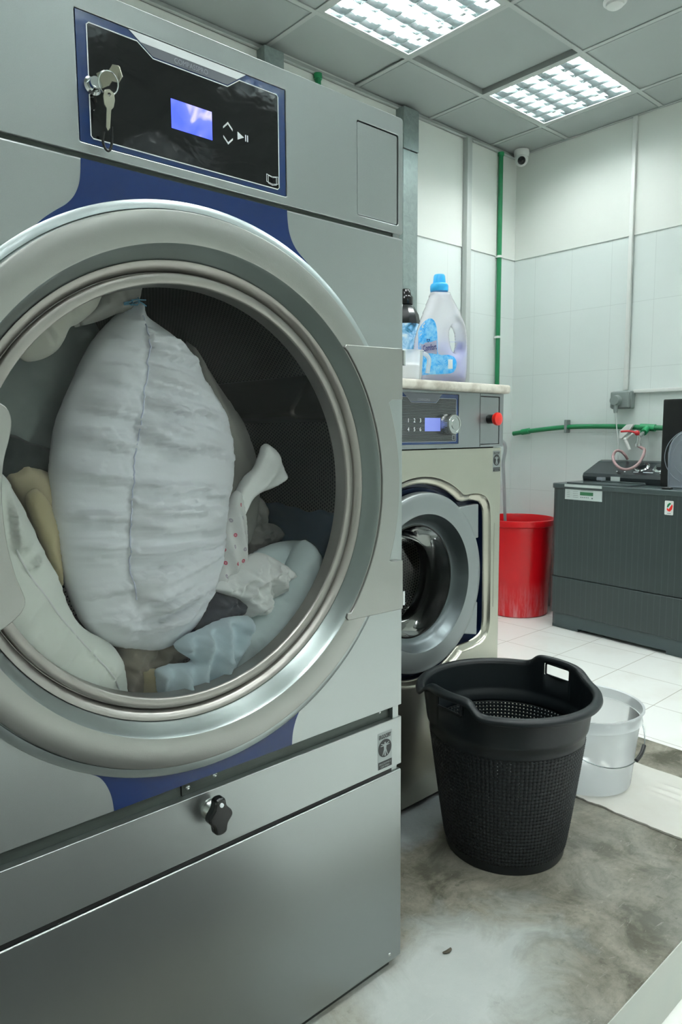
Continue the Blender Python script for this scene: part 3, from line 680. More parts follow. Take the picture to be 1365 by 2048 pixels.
bp = cl+arc((DX, DZ), .40, 2*PI+math.atan2(.762-DZ, .344-DX), 2*PI+math.atan2(.762-DZ, DX-.344))[1:-1]+[(2*DX-a, b) for a, b in cl[::-1]]
MB().plate(bp, F-.0006, F).build('blue_decal', 'blue_paint', dry, smooth_=False)
# slot between door panel and drawer
MB().box(XL+.004, .372+.124, F+.014, F+.02, .655, .682).build('lint_slot_strip', 'dark_steel', dry, smooth_=False)
MB().box(.497, XR-.022, F+.012, F+.02, .655, .682).build('lint_slot_strip', 'dark_steel', dry, smooth_=False)
MB().box(XR-.021, XR-.006, F+.003, F+.02, .652, .684).build('slot_end', 'silver_paint', dry, smooth_=False)
def screw(x, z, y=F, r=.0042): return MB().lathe([(0, y-.0012), (r*.5, y-.0018), (r*.9, y-.0008), (r, y)], (x, 0, z), 'Y', 16).build('screw', 'chrome', dry)
screw(.5075, .6665, F+.012); screw(.5555, .6705, F+.012); screw(.917, .6725, F+.012); screw(.9335, .1735, F)
# drawer front
dr = MB().plate([(XL, .5585), (XR-.012, .5585), (XR-.012, .5605), (XR, .5605), (XR, .6555), (XL, .6555)], F, F+.025)
dr.build('drawer_front', 'silver_paint', dry, bevel=.0018)
MB().box(XL+.003, XR-.008, F+.005, F+.02, .54, .562).build('drawer_gap', 'silver_paint', dry, smooth_=False)
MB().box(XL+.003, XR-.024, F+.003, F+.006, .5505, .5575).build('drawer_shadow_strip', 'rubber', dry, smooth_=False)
lp = MB().plate(rrect(XL, XR, .158, .5495, .003, 3), F, F+.03); lp.build('lower_panel', 'lower_steel', dry, bevel=.0018)
MB().box(XL+.02, XR-.022, F+.012, 2.0, .1405, .17).build('plinth', 'dark_steel', dry, smooth_=False)
# drawer knob
kx, kz = .537, .627
MB().lathe([(.0165, F), (.016, F-.003), (.0125, F-.008), (.009, F-.012), (.0085, F-.02), (0, F-.02)], (kx, 0, kz), 'Y', 32).build('knob_base', 'brushed', dry)
wing = [(kx-.008, kz+.026), (kx, kz+.029), (kx+.008, kz+.026), (kx+.011, kz+.014), (kx+.019, kz+.004), (kx+.02, kz-.004), (kx+.012, kz-.014), (kx+.009, kz-.026), (kx, kz-.029), (kx-.009, kz-.026), (kx-.012, kz-.014), (kx-.02, kz-.004), (kx-.019, kz+.004), (kx-.011, kz+.014)]
wing = [(p.x, p.y) for p in smooth([(a, b, 0) for a, b in wing], 4, True)]
kn = MB().plate(wing, F-.034, F-.018).build('knob', 'black_shiny', dry, bevel=.003)
MB().cyl((kx, F-.0365, kz+.019), (kx, F-.034, kz+.019), .0032, seg=16).build('pointer_mark', 'white_print', kn)
# certification sticker, also used on the washer
def sticker(par, x0, x1, z0, z1, y):
    s_ = MB().plate(rrect(x0, x1, z0, z1, .001, 2), y-.0003, y).build('sticker', 'sticker_silver', par, smooth_=False)
    h = z1-z0; cx, cz = (x0+x1)/2, z0+h*.55; r = (x1-x0)*.46
    text('ERGOCERT', 'sticker_black', s_, (cx, y-.0008, z1-h*.12), (x1-x0)*.84, h*.115, bold=.03)
    MB().plate(circle((cx, cz), r, 40), y-.0007, y-.0003).build('sticker_disc', 'sticker_black', s_, smooth_=False)
    q = MB()
    body = [(-.1, .48), (-.16, .46), (-.62, .62), (-.63, .55), (-.2, .36), (-.66, .36), (-.66, .29), (-.2, .26), (-.17, -.1), (-.42, -.78), (-.33, -.8), (-.06, -.25), (-.1, -.86), (.1, -.86), (.06, -.25), (.33, -.8), (.42, -.78), (.17, -.1), (.2, .26), (.66, .29), (.66, .36), (.2, .36), (.63, .55), (.62, .62), (.16, .46), (.1, .48), (.1, .68), (-.1, .68)]
    q.plate([(cx+a*r, cz+b_*r) for a, b_ in body], y-.0011, y-.0007); q.build('sticker_figure', 'sticker_silver', s_, smooth_=False)
    MB().box(x0+.0015, x1-.0005, y-.0007, y-.0003, z0+.0005, z0+h*.2).build('sticker_band', 'sticker_black', s_, smooth_=False)
    text('ERGONOMICS', 'sticker_silver', s_, (cx, y-.0009, z0+h*.14), (x1-x0)*.8, h*.05)
    text('CERTIFIED', 'sticker_silver', s_, (cx, y-.0009, z0+h*.06), (x1-x0)*.62, h*.05)
sticker(dry, .9005, .9385, .5655, .6375, F)

# control panel
def control_panel(par, px, y, keys, s=1.0):
    """px = x of the panel centre; the overlay lies in the fascia's recess"""
    x0, x1, z0, z1 = px-.1605, px+.1605, 1.5645, 1.7195
    p = MB().plate([(x0, z0), (x1, z0), (x1, z1), (x0, z1)], y, y+.006).build('control_panel', 'panel_blue', par, smooth_=False, off=Vector())
    return p
cp = MB().plate([(.381, 1.5645), (.703, 1.5645), (.703, 1.7195), (.381, 1.7195)], F+.0012, F+.006).build('control_panel', 'panel_blue', dry, smooth_=False)
inner = [(.394, 1.574), (.3975, 1.5705), (.687, 1.5705), (.6905, 1.574), (.6905, 1.7055), (.687, 1.709), (.6205, 1.709), (.6, 1.6945), (.484, 1.6945), (.462, 1.709), (.3975, 1.709), (.394, 1.7055)]
MB().plate(inner, F+.0008, F+.0012).build('dark_window', 'black_gloss', cp, smooth_=False)
MB().plate(inner, F+.0002, F+.0007, [offset_loop(inner, .0013)]).build('outline', 'white_print', cp, smooth_=False)
MB().plate([(.4505, 1.719), (.484, 1.6962), (.6, 1.6962), (.632, 1.719)], F+.0004, F+.0008).build('name_band', 'trapezoid_grey', cp, smooth_=False)
MB().plate([(.4505, 1.719), (.4665, 1.7085), (.6165, 1.7085), (.632, 1.719)], F+.0001, F+.0004).build('name_band_highlight', 'white_print', cp, smooth_=False)
text('COMPASSPRO', 'grey_print', cp, (.5415, F-.0002, 1.7022), .052, .0068)
MB().plate([(.5085, 1.6135), (.5725, 1.6135), (.5725, 1.6515), (.5085, 1.6515)], F+.0002, F+.0006).build('display', 'screen', cp, smooth_=False)
ch = MB()
for zc, sg in ((1.6405, 1), (1.6195, -1)): ch.plate([(.591, zc-.003*sg), (.599, zc+.005*sg), (.607, zc-.003*sg), (.607, zc-.0058*sg), (.599, zc+.0018*sg), (.591, zc-.0058*sg)], F+.0002, F+.0006)
ch.build('arrow_symbols', 'white_print', cp, smooth_=False)
MB().plate([(.6155, 1.6255), (.6265, 1.631), (.6155, 1.6365)], F+.0002, F+.0006).build('play_symbol', 'white_print', cp, smooth_=False)
MB().box(.6288, .6302, F+.0002, F+.0006, 1.6265, 1.6355).box(.6322, .6336, F+.0002, F+.0006, 1.6265, 1.6355).build('pause_symbol', 'white_print', cp, smooth_=False)
bk = MB()
for a in (0, .003): bk.plate([(.669-a, 1.5765+a*.6), (.677, 1.5745+a*.6), (.685+a, 1.5765+a*.6), (.685+a, 1.5885+a*.4), (.677, 1.5865+a*.4), (.669-a, 1.5885+a*.4)], F+.0002, F+.0006, [[(.6697-a, 1.5772+a*.6), (.6766, 1.5753+a*.6), (.6766, 1.5860+a*.4), (.6697-a, 1.5877+a*.4)], [(.6774, 1.5753+a*.6), (.6843+a, 1.5772+a*.6), (.6843+a, 1.5877+a*.4), (.6774, 1.5860+a*.4)]])
bk.build('manual_symbol', 'white_print', cp, smooth_=False)
# lock and keys
lx, lz = .3985, 1.6335
lk = MB().lathe([(.0115, F+.001), (.0115, F-.003), (.009, F-.006), (.0075, F-.006), (.0075, F-.013), (0, F-.013)], (lx, 0, lz), 'Y', 32).build('lock_cylinder', 'chrome', dry)
ky = thing('keys', (lx, F-.03, lz-.05), 'silver keys on a ring hanging from the dryer control panel lock', 'keys')
head = [(0, -.009), (.0, .009), (-.012, .009), (-.018, .006), (-.026, .0105), (-.034, .006), (-.034, -.006), (-.026, -.0105), (-.018, -.006), (-.012, -.009)]
k1 = MB().plate([(F-.012+a, lz+.002+b) for a, b in head], lx-.001, lx+.001, plane='YZ'); k1.xf(Matrix.Translation((lx, F, lz)) @ Matrix.Rotation(-.35, 4, 'Y') @ Matrix.Rotation(.5, 4, 'Z') @ Matrix.Translation((-lx, -F, -lz)))
k1.build('key', 'brass_key', ky, bevel=.0005)
rg = MB(); rg.tube([(lx+.006+.0125*math.cos(a), F-.034-.004*math.sin(a), lz-.006+.0125*math.sin(a)) for a in [2*PI*i/16 for i in range(17)]], .0009, 8, 3); rg.build('key_ring', 'chrome', ky)
kb = [(-.006, 0), (-.0075, -.008), (-.006, -.017), (-.0028, -.021), (-.0025, -.043), (0, -.047), (.0025, -.043), (.003, -.021), (.006, -.017), (.0075, -.008), (.006, 0), (.0, .003)]
k2 = MB().plate([(lx+.009+a, lz-.014+b) for a, b in kb], F-.0325, F-.0305, [circle((lx+.009, lz-.0175), .002, 12)]); k2.xf(Matrix.Translation((lx, F, lz)) @ Matrix.Rotation(.08, 4, 'Y') @ Matrix.Translation((-lx, -F, -lz)))
k2.build('key', 'brass_key', ky, bevel=.0005)
tg = MB(); tg.tube([(lx+.005, F-.018, lz-.058), (lx+.0035, F-.017, lz-.068), (lx+.006, F-.017, lz-.077), (lx+.011, F-.017, lz-.079), (lx+.0145, F-.018, lz-.07), (lx+.0145, F-.02, lz-.05)], .0017, 8, 6); tg.build('key_cord', 'black_plastic', ky)

# door: ring on the cabinet, door frame, glass, hinge plate, grip
def yl(prof): return [(r, y) for r, y in prof]
MB().lathe(yl([(.385, F+.002), (.4083, F+.002), (.4083, F-.0075), (.4075, F-.0085), (.3965, F-.0095), (.3955, F-.006), (.385, F-.006)]), (DX, 0, DZ), 'Y', 160).build('door_surround', 'silver_trim', dry, ang=50)
door = MB().lathe(yl([(.388, F-.005), (.3945, F-.0065), (.3947, F-.0125), (.3935, F-.0155), (.391, F-.0165), (.3535, F-.0165), (.3512, F-.0155)]), (DX, 0, DZ), 'Y', 160).build('door_frame', 'silver_door', dry, ang=28)
MB().lathe(yl([(.3512, F-.0155), (.3497, F-.0135), (.3475, F-.0085), (.3440, F-.001), (.3405, F+.007), (.3370, F+.0135), (.3352, F+.017)]), (DX, 0, DZ), 'Y', 160).build('door_inner_wall', 'grey_concave', door, ang=60)
MB().lathe(yl([(.3352, F+.0168), (.3345, F+.0145), (.333, F+.0145), (.327, F+.0185), (.3222, F+.0245), (.3208, F+.032), (.3198, F+.032), (.319, F+.022), (.3178, F+.0205)]), (DX, 0, DZ), 'Y', 160).build('inner_ring', 'beige_ring', door, ang=50)
MB().lathe(yl([(.3178, F+.0205), (.3165, F+.0195), (.3055, F+.0205), (.3043, F+.0215), (.3037, F+.026), (.303, F+.05)]), (DX, 0, DZ), 'Y', 160).build('glass_bezel', 'beige_ring', door, ang=50)
MB().lathe(yl([(.335, F+.017), (.345, F+.03), (.368, F+.06), (.386, F+.09), (.391, F+.112)]), (DX, 0, DZ), 'Y', 96).build('door_tunnel', 'dark_steel', door)
g_ = MB(); g_.norec = True; g_.disc((DX, F+.0255, DZ), .304, seg=96); g_.build('door_glass', 'glass', door, smooth_=False)
# hinge plate
R1 = .3945
hp = [(.8045, 1.3405), (.8085, 1.3455), (.925, 1.3480), (.9445, 1.3492), (.9445, 1.2585), (.917, 1.2572)]
a0, a1 = math.atan2(1.2535-DZ, .9135-DX), math.atan2(.968-DZ, .9145-DX)
hp += arc((DX, DZ), .3958, a0, a1, 30)+[(.918, .9665), (.9465, .9655), (.9465, .8735), (.81, .8765), (.8055, .8815), (.809, .889)]
hp += arc((DX, DZ), .3525, math.atan2(.892-DZ, .812-DX), math.atan2(1.333-DZ, .8105-DX), 40)
hg = MB().plate(hp, F-.0205, F-.0155); hinge = hg.build('hinge_plate', 'silver_door', door, bevel=.0012)
MB().box(.9265, .9475, F-.0155, F-.0, 1.259, 1.3485, .001, 1).build('hinge_return', 'silver_door', hinge, smooth_=False)
MB().box(.9265, .949, F-.0155, F-.0, .874, .965, .001, 1).build('hinge_return', 'silver_door', hinge, smooth_=False)
for z in (1.333, .893):
    MB().cyl((.9515, F-.0155, z-.013), (.9515, F-.0155, z+.013), .0042, seg=16).build('hinge_pin', 'chrome', hinge)
# grip on the left of the door
gp = [(.166, 1.17), (.186, 1.225), (.2365, 1.2395), (.2525, 1.2345), (.2595, 1.227), (.262, 1.2135), (.2585, 1.196), (.2505, 1.167), (.247, 1.127), (.249, 1.082), (.2565, 1.040), (.2655, 1.0105), (.2625, .997), (.2525, .987), (.236, .977), (.195, .962), (.17, 1.02), (.16, 1.10)]
gp = [(p.x, p.y) for p in smooth([(a, b, 0) for a, b in gp], 4, True)]
gr = MB().plate(gp, F-.058, F-.052); grip = gr.build('door_grip', 'silver_door', door, bevel=.0012)
MB().box(.155, .178, F-.0525, F-.0165, 1.05, 1.16, .003, 2).build('grip_bracket', 'silver_door', grip)
# drum with lifters
dm = MB(); R_ = .392; hu = .0075
dm.lathe([(R_, 1.02+.0203*k) for k in range(38)], (DX, 0, DZ), 'Y', 120, uv=(2*PI*R_/hu, .75/(hu*.9))); dm.norec = True
dr_ = dm.build('drum', 'drum_steel', dry, ang=60)
bk_ = MB(); bk_.norec = True
bk_.lathe([(R_*(1-k/12), 1.771) for k in range(13)], (DX, 0, DZ), 'Y', 96, uv=(2*PI*.25/hu, .39/(hu*.9))); bk_.build('drum_back', 'drum_steel', dry)
for k, a in enumerate((.42, .42+2*PI/3, .42+4*PI/3)):
    q = [(R_-.002, -.05), (R_-.075, -.012), (R_-.085, 0), (R_-.075, .012), (R_-.002, .05)]
    ca, sa = math.cos(a), math.sin(a)
    MB().plate([(DX+u*ca-v*sa, DZ+u*sa+v*ca) for u, v in q], 1.06, 1.7).build('drum_lifter', 'drum_steel', dr_, bevel=.006)

# ------------------------------------------------------------------ laundry in the drum
def cloth(key, name, m, label, cat, T, R=.08, wr=None, step=.006, back=1.0, dy=0, pw=2.0):
    y, q = OUT[key]
    o = puff(q, y+dy, T, R, step, wr, back, pw=pw).build(name, m, None, ang=180)
    return prop(o, label, cat)
sb = [(a, b) for a, b in OUT['seam_big'][1]]
wseam = seam_wr(sb, .032, 95, .15, 2, .002)
y, q = OUT['pillow_big']
bigp = thing('pillow', (.53, 1.06, .85), 'big plump white pillow in the middle of the dryer drum, tied at its top', 'pillow')
mb = puff(q, 1.062, .084, .15, .0042, wseam, fade=.03); V, H = mb.hf; mb.build('pillow_body', 'pillow_white', bigp, ang=180)
def surf(x, z): return 1.062-float(np.mean(H[np.hypot(V[:, 0]-x, V[:, 1]-z) < .010]))
S = smooth([(a, b, 0) for a, b in sb], 10)
MB().tube([(p.x+.0008*math.sin(i*1.9), surf(p.x, p.y)-.0009, p.y) for i, p in enumerate(S[3:-12])], .0011, 6, 1).build('seam', 'white_thread', bigp)
tie = MB()
for k in range(7):
    a = k*.9; tie.tube([(.508+.004*math.sin(a), 1.045, 1.398), (.498+.012*math.cos(a*1.7), 1.03, 1.397+.004*math.sin(a*2)), (.512+.014*math.sin(a*2.3), 1.035, 1.401+.006*math.cos(a))], .0009, 5, 5)
tie.build('tie_thread', 'blue_thread', bigp)
sl = OUT['seam_low'][1]
lowp = thing('pillow', (.34, 1.03, .76), 'off-white pillow with a diagonal seam pressed low against the dryer glass', 'pillow')
mb = puff(OUT['pillow_low'][1], 1.035, .064, .10, .005, seam_wr(sl, .026, 90, .09, 9, .001), fade=.03); V, H = mb.hf; mb.build('pillow_body', 'pillow_offwhite', lowp, ang=180)
S = smooth([(a, b, 0) for a, b in sl], 10)
MB().tube([(p.x, 1.035-float(np.mean(H[np.hypot(V[:, 0]-p.x, V[:, 1]-p.y) < .010]))-.0012, p.y) for p in S[:-6]], .0014, 6, 1).build('seam', 'white_cloth', lowp)
cloth('cream_hang', 'bed_sheet', 'cream', 'cream sheet bunched behind the upper dryer glass beside the tied pillow tip', 'sheet', .035, .05, folds(.010, 55, .9, .03, 1))
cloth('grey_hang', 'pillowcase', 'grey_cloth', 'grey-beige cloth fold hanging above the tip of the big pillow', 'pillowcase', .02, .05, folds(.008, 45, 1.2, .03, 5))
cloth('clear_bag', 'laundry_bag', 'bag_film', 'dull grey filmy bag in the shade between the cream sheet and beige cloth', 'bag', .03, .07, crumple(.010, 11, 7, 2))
cloth('dark_left', 'towel', 'dark_cloth', 'dark grey-green cloth squeezed under the dull grey bag', 'cloth', .02, .03, crumple(.006, 20, 3))
cloth('beige_back', 'cloth', 'beige', 'greyish beige cloth lying between the two pillows', 'cloth', .03, .05, folds(.006, 40, .3, .02, 2))
cloth('beige_front', 'cloth', 'light_beige', 'narrow yellowish beige cloth edge beside the off-white pillow', 'cloth', .022, .03, folds(.004, 60, .4, .01, 6))
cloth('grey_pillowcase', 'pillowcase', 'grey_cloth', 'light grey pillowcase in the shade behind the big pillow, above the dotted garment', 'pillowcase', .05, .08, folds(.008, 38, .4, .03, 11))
dt = cloth('dotted', 'dress', 'dotted_cloth', 'white cotton garment with small pink dots and a flared collar beside the big pillow', 'clothing', .024, .035, folds(.007, 110, .1, .008, 4, .003), .004)
y, q = OUT['collar']
mb = puff(q, 1.065, .022, .03, .004, folds(.007, 90, -.6, .01, 8, .003)); c_ = mb.build('collar', 'white_cloth', None, ang=180)
c_.parent = dt; c_.data.transform(Matrix.Translation(Vector(ORG[c_.name])-dt.location)); c_.location = (0, 0, 0)
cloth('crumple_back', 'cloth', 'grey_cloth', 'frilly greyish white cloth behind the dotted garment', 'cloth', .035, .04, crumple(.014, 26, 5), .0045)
cloth('ruffled', 'blouse', 'white_cloth', 'white ruffled cotton cloth bunched below the dotted garment', 'clothing', .04, .05, crumple(.028, 22, 12), .0032)
cloth('bolster_back', 'comforter', 'mint', 'pale mint quilt fold lying across behind the white ruffled cloth', 'quilt', .035, .05, crumple(.010, 12, 15))
cloth('bolster', 'comforter', 'mint', 'thick pale mint quilt roll curving along the rim of the dryer glass', 'quilt', .05, .055, crumple(.014, 11, 18))
cloth('blue_sheet', 'bed_sheet', 'pale_blue', 'pale blue sheet in deep folds at the bottom of the dryer glass', 'sheet', .035, .05, folds(.020, 85, -.35, .035, 21, .009), .004)
cloth('charcoal', 'shirt', 'charcoal', 'charcoal grey crumpled cloth between the big pillow and the white ruffles', 'clothing', .035, .03, crumple(.014, 24, 25), .004)
cloth('navy_small', 'cloth', 'navy', 'navy blue scrap showing under the charcoal cloth', 'cloth', .02, .02, crumple(.008, 22, 30))
cloth('brown_low', 'cloth', 'brown_cloth', 'grey-brown crumpled cloth at the very bottom under the big pillow', 'cloth', .03, .04, crumple(.018, 20, 33), .0045)
cloth('brown_fold', 'sock', 'light_beige', 'small rolled beige cloth standing at the bottom of the drum', 'cloth', .022, .012, folds(.004, 90, .1, .01, 36))
NAVY = ('towel', 'blue_dark', 'dark blue cloth clinging to the drum wall behind the mint quilt', 'cloth')
b = bmesh.new(); GG = []
for i in range(40):
    a = -.9+.74*i/39; row = []
    for k in range(44):
        y = .995+.33*k/43+.01*nz(a, 2, 2, 6); ea = a+(.03*nz(y, 5, 1, 18)+.06*nz(y, 1, 1, 5))*(i/39); r = .3855-.006-.008*abs(nz(a, y, 4, 9))*(1 if 0 < i < 39 else 0)
        row.append(b.verts.new((DX+r*math.cos(ea), y, DZ+r*math.sin(ea))))
    GG.append(row)
for i in range(39):
    for k in range(43): b.faces.new((GG[i][k], GG[i][k+1], GG[i+1][k+1], GG[i+1][k]))
o = MB().add(b).build(NAVY[0], NAVY[1], None, ang=180); prop(o, NAVY[2], NAVY[3]); s3 = o.modifiers.new('thickness', 'SOLIDIFY'); s3.thickness = .004; s3.offset = 1

# ------------------------------------------------------------------ the washer beside it
W0 = 1.286; WC = 1.445; WZ = .787
ws = thing('washing_machine', (WC, 1.7, .14), 'front-loading washer with a stainless front and an open-porthole grey door', 'washing machine')
xl, xr = 1.09, 1.800
open_box(xl, xr, W0+.03, 2.02, .155, 1.311, 'Y-').build('cabinet', 'stainless', ws, smooth_=False)
# stainless front with a shaped recess
up = [(1.09+.05, 1.02)]
ra = .292
rec = arc((WC, WZ), ra, .9, PI-.9, 30)                       # top arc, left to right is reversed below
def recess(d=0):
    r = ra-d; pts = []
    pts += arc((WC, WZ), r, PI-.92, .92, 30)                 # over the top from left to right
    pts += [(p.x, p.y) for p in smooth([(a, b, 0) for a, b in [(1.637-d*.3, 1.018-d), (1.668, 1.020-d), (1.70-d*.3, 1.017-d), (1.728-d*.7, 1.006-d*.8), (1.745-d*.95, .985-d*.5), (1.751-d, .955), (1.753-d, .9), (1.756-d, .78), (1.757-d, .66), (1.755-d, .612), (1.745-d*.9, .585+d*.4), (1.722-d*.6, .566+d*.9), (1.69-d*.3, .5575+d), (1.66, .554+d), (1.632-d*.4, .5525+d)]], 3)]
    pts += arc((WC, WZ), r, -.92, -PI+.92, 30)
    pts += [(2*WC-1.632, .5525+d), (2*WC-1.72, .566+d), (2*WC-1.755+d, .612), (2*WC-1.753+d, .9), (2*WC-1.728+d, 1.0-d), (2*WC-1.637, 1.018-d)]
    return pts
rc = recess(0)
MB().plate([(xl, .157), (xr, .157), (xr, 1.1525), (xl, 1.1525)], W0, W0+.03, [rc]).build('front_panel', 'stainless', ws, bevel=.002)
b = bmesh.new(); prev = None
for d, y in ((0, W0+.0002), (.0015, W0+.003), (.006, W0+.0075), (.013, W0+.0105), (.0185, W0+.012), (.020, W0+.016)):
    lp = [b.verts.new((p[0], y, p[1])) for p in recess(d)]
    if prev:
        for i in range(len(lp)): j = (i+1) % len(lp); b.faces.new((prev[i], prev[j], lp[j], lp[i]))
    prev = lp
MB().add(b).build('recess_edge', 'stainless', ws, ang=60)
b = bmesh.new(); A_ = [b.verts.new((p[0], W0+.016, p[1])) for p in recess(.020)]; B_ = [b.verts.new((p[0], W0+.046, p[1])) for p in recess(.021)]
for i in range(len(A_)): j = (i+1) % len(A_); b.faces.new((A_[i], A_[j], B_[j], B_[i]))
MB().add(b).build('recess_wall', 'navy_recess', ws, ang=60)
MB().plate([(xl+.02, .48), (1.79, .48), (1.79, 1.11), (xl+.02, 1.11)], W0+.045, W0+.05, [circle((WC, WZ), .2, 64)]).build('recess_back', 'navy_recess', ws, smooth_=False)
MB().lathe([(.285, W0+.045), (.281, W0+.03), (.274, W0+.028), (.272, W0+.034), (.264, W0+.034), (.262, W0+.026), (.25, W0+.03)], (WC, 0, WZ), 'Y', 96).build('door_gasket', 'navy_recess', ws)
MB().plate(rrect(1.7705, 1.7755, .665, .925, .0024, 3), W0-.0006, W0+.001).build('front_slot', 'stainless', ws, bevel=.0004)
MB().box(xl+.02, xr-.02, W0+.02, 2.0, .1405, .16).build('plinth', 'rubber', ws, smooth_=False)
# fascia
pan = rrect(1.2855, 1.5925, 1.1665, 1.3045, .002, 2); cov = rrect(1.6925, 1.7845, 1.1625, 1.3035, .002, 2)
MB().plate([(xl, 1.1555), (xr+.003, 1.1555), (xr+.003, 1.3115), (xl, 1.3115)], W0-.003, W0+.03, [pan, cov]).build('top_fascia', 'fascia_grey', ws, bevel=.0015)
MB().plate(rrect(1.6945, 1.7825, 1.1645, 1.3015, .002, 2), W0-.001, W0+.01).build('cover_plate', 'fascia_grey', ws, bevel=.001)
MB().box(1.69, 1.786, W0-.0045, W0-.001, 1.1575, 1.162, .001, 1).build('cover_edge', 'fascia_grey', ws, smooth_=False)
MB().box(1.6885, 1.6895, W0-.0036, W0-.002, 1.157, 1.311).build('fascia_joint', 'rubber', ws, smooth_=False)
wp = MB().plate([(1.2865, 1.1675), (1.5915, 1.1675), (1.5915, 1.3035), (1.2865, 1.3035)], W0-.001, W0+.005).build('control_panel', 'panel_blue', ws, smooth_=False)
cx = 1.4455
inn = [(1.2965, 1.1735), (1.5805, 1.1735), (1.5825, 1.1755), (1.5825, 1.2905), (1.5805, 1.2925), (1.5105, 1.2925), (1.4955, 1.2795), (1.3965, 1.2795), (1.3815, 1.2925), (1.2965, 1.2925)]
n = mat('ribbed_black', '23282a', .2, 0, .7, coat=.3); v = n.coord(); s_ = n.n('ShaderNodeSeparateXYZ'); n.l(v, s_.inputs[0]); gl_ = grid_line(n, s_.outputs[2], .0042, 0, .0012); n.base(n.mix(gl_, '1f2426', '4a5052')); n.bump(n.noise(v, 9, 3, .5, 1.2), .2, .004)
MB().plate(inn, W0-.0014, W0-.001).build('dark_window', 'ribbed_black', wp, smooth_=False)
MB().plate(inn, W0-.0019, W0-.0014, [offset_loop(inn, .0012)]).build('outline', 'grey_print', wp, smooth_=False)
MB().plate([(1.364, 1.3035), (1.3965, 1.2812), (1.4955, 1.2812), (1.522, 1.3035)], W0-.0018, W0-.001).build('name_band', 'trapezoid_grey', wp, smooth_=False)
text('COMPASSPRO', 'grey_print', wp, (cx, W0-.0022, 1.2865), .05, .006)
MB().plate([(1.4505, 1.2025), (1.5145, 1.2025), (1.5145, 1.2385), (1.4505, 1.2385)], W0-.002, W0-.0014).build('display', 'screen_dim', wp, smooth_=False)
for i, (x, z) in enumerate([(1.3855, 1.2315), (1.409, 1.2315), (1.4325, 1.2315), (1.3855, 1.208), (1.409, 1.208), (1.4325, 1.208)]):
    text(str(i+1), 'white_print', wp, (x, W0-.002, z), None, .0105, name='number')
MB().plate([(1.566, 1.178), (1.577, 1.178), (1.577, 1.191), (1.566, 1.191)], W0-.002, W0-.0014, [[(1.5668, 1.1788), (1.5762, 1.1788), (1.5762, 1.1902), (1.5668, 1.1902)]]).build('manual_symbol', 'grey_print', wp, smooth_=False)
kc = (1.5445, 0, 1.221)
kb_ = MB().lathe([(.029, W0-.001), (.028, W0-.003), (.028, W0-.026), (.026, W0-.029), (.021, W0-.0295), (.0205, W0-.028), (.0145, W0-.028), (.0135, W0-.0292), (0, W0-.0292)], kc, 'Y', 60).build('selector_knob', 'brushed', ws)
gv = MB()
for k in range(40):
    a = 2*PI*k/40; gv.box(-.0006, .0006, W0-.024, W0-.006, .0277, .0286)
    gv2 = gv
    m_ = Matrix.Translation(kc) @ Matrix.Rotation(a, 4, 'Y')
    q_ = MB().box(-.0006, .0006, W0-.024, W0-.006, .0277, .0287); q_.xf(m_)
    if k == 0: acc = MB()
    acc.add(q_.b)
gv.b.free(); acc.build('knob_grip', 'chrome', kb_, smooth_=False)
MB().cyl((1.7335, W0-.001, 1.237), (1.7335, W0-.022, 1.237), .0135, seg=28).build('stop_button_stem', 'black_plastic', ws)
MB().lathe([(0, W0-.041), (.012, W0-.0405), (.0185, W0-.037), (.0195, W0-.031), (.0165, W0-.024), (.012, W0-.021)], (1.7335, 0, 1.237), 'Y', 36).build('stop_button', 'red_knob', ws)
sticker(ws, 1.7585, 1.7945, 1.081, 1.1435, W0)
# washer door
dr2 = MB().lathe([(.246, W0+.028), (.252, W0+.012), (.2505, W0-.004), (.247, W0-.009), (.235, W0-.011), (.205, W0-.012), (.192, W0-.010)], (WC, 0, WZ), 'Y', 120).build('door_frame', 'fascia_grey', ws, ang=50)
MB().lathe([(.192, W0-.010), (.187, W0-.004), (.178, W0+.014), (.168, W0+.026), (.160, W0+.030)], (WC, 0, WZ), 'Y', 120).build('door_inner_wall', 'dark_concave', dr2, ang=60)
MB().lathe([(.160, W0+.030), (.156, W0+.030), (.154, W0+.05), (.150, W0+.10), (.148, W0+.14)], (WC, 0, WZ), 'Y', 96).build('seal', 'deep_black', dr2)
gg = MB(); gg.norec = True
gg.lathe([(.155, W0+.03), (.150, W0+.045), (.143, W0+.09), (.128, W0+.13), (.10, W0+.145), (.05, W0+.15), (.0005, W0+.151)], (WC, 0, WZ), 'Y', 96); gg.build('glass_bowl', 'glass', dr2, ang=80)
MB().plate([(1.58, .985), (1.690, .989), (1.692, .888), (1.66, .888)], W0-.002, W0+.02).build('hinge_arm', 'fascia_grey', dr2, bevel=.003)
MB().plate([(1.692, .695), (1.67, .695), (1.60, .615), (1.690, .594)], W0-.002, W0+.02).build('hinge_arm', 'fascia_grey', dr2, bevel=.003)
dm = MB(); dm.norec = True; dm.lathe([(.22, W0+.14+.02*k) for k in range(20)], (WC, 0, WZ), 'Y', 96, uv=(150, 40)); dm.build('drum', 'drum_steel', ws)
MB().lathe([(.155, W0+.11), (.165, W0+.14), (.222, W0+.15)], (WC, 0, WZ), 'Y', 80).build('drum_mouth', 'deep_black', ws)
MB().lathe([(0, W0+.45), (.09, W0+.445), (.13, W0+.46), (.22, W0+.47)], (WC, 0, WZ), 'Y', 80).build('drum_back', 'drum_steel', ws)
# worktop slab
top(MB().box(1.05, 1.812, 1.262, 2.06, 1.3125, 1.338, .008, 4).build('worktop', 'slab_stone'), 'mottled beige stone slab lying on top of the stainless washer', 'worktop')

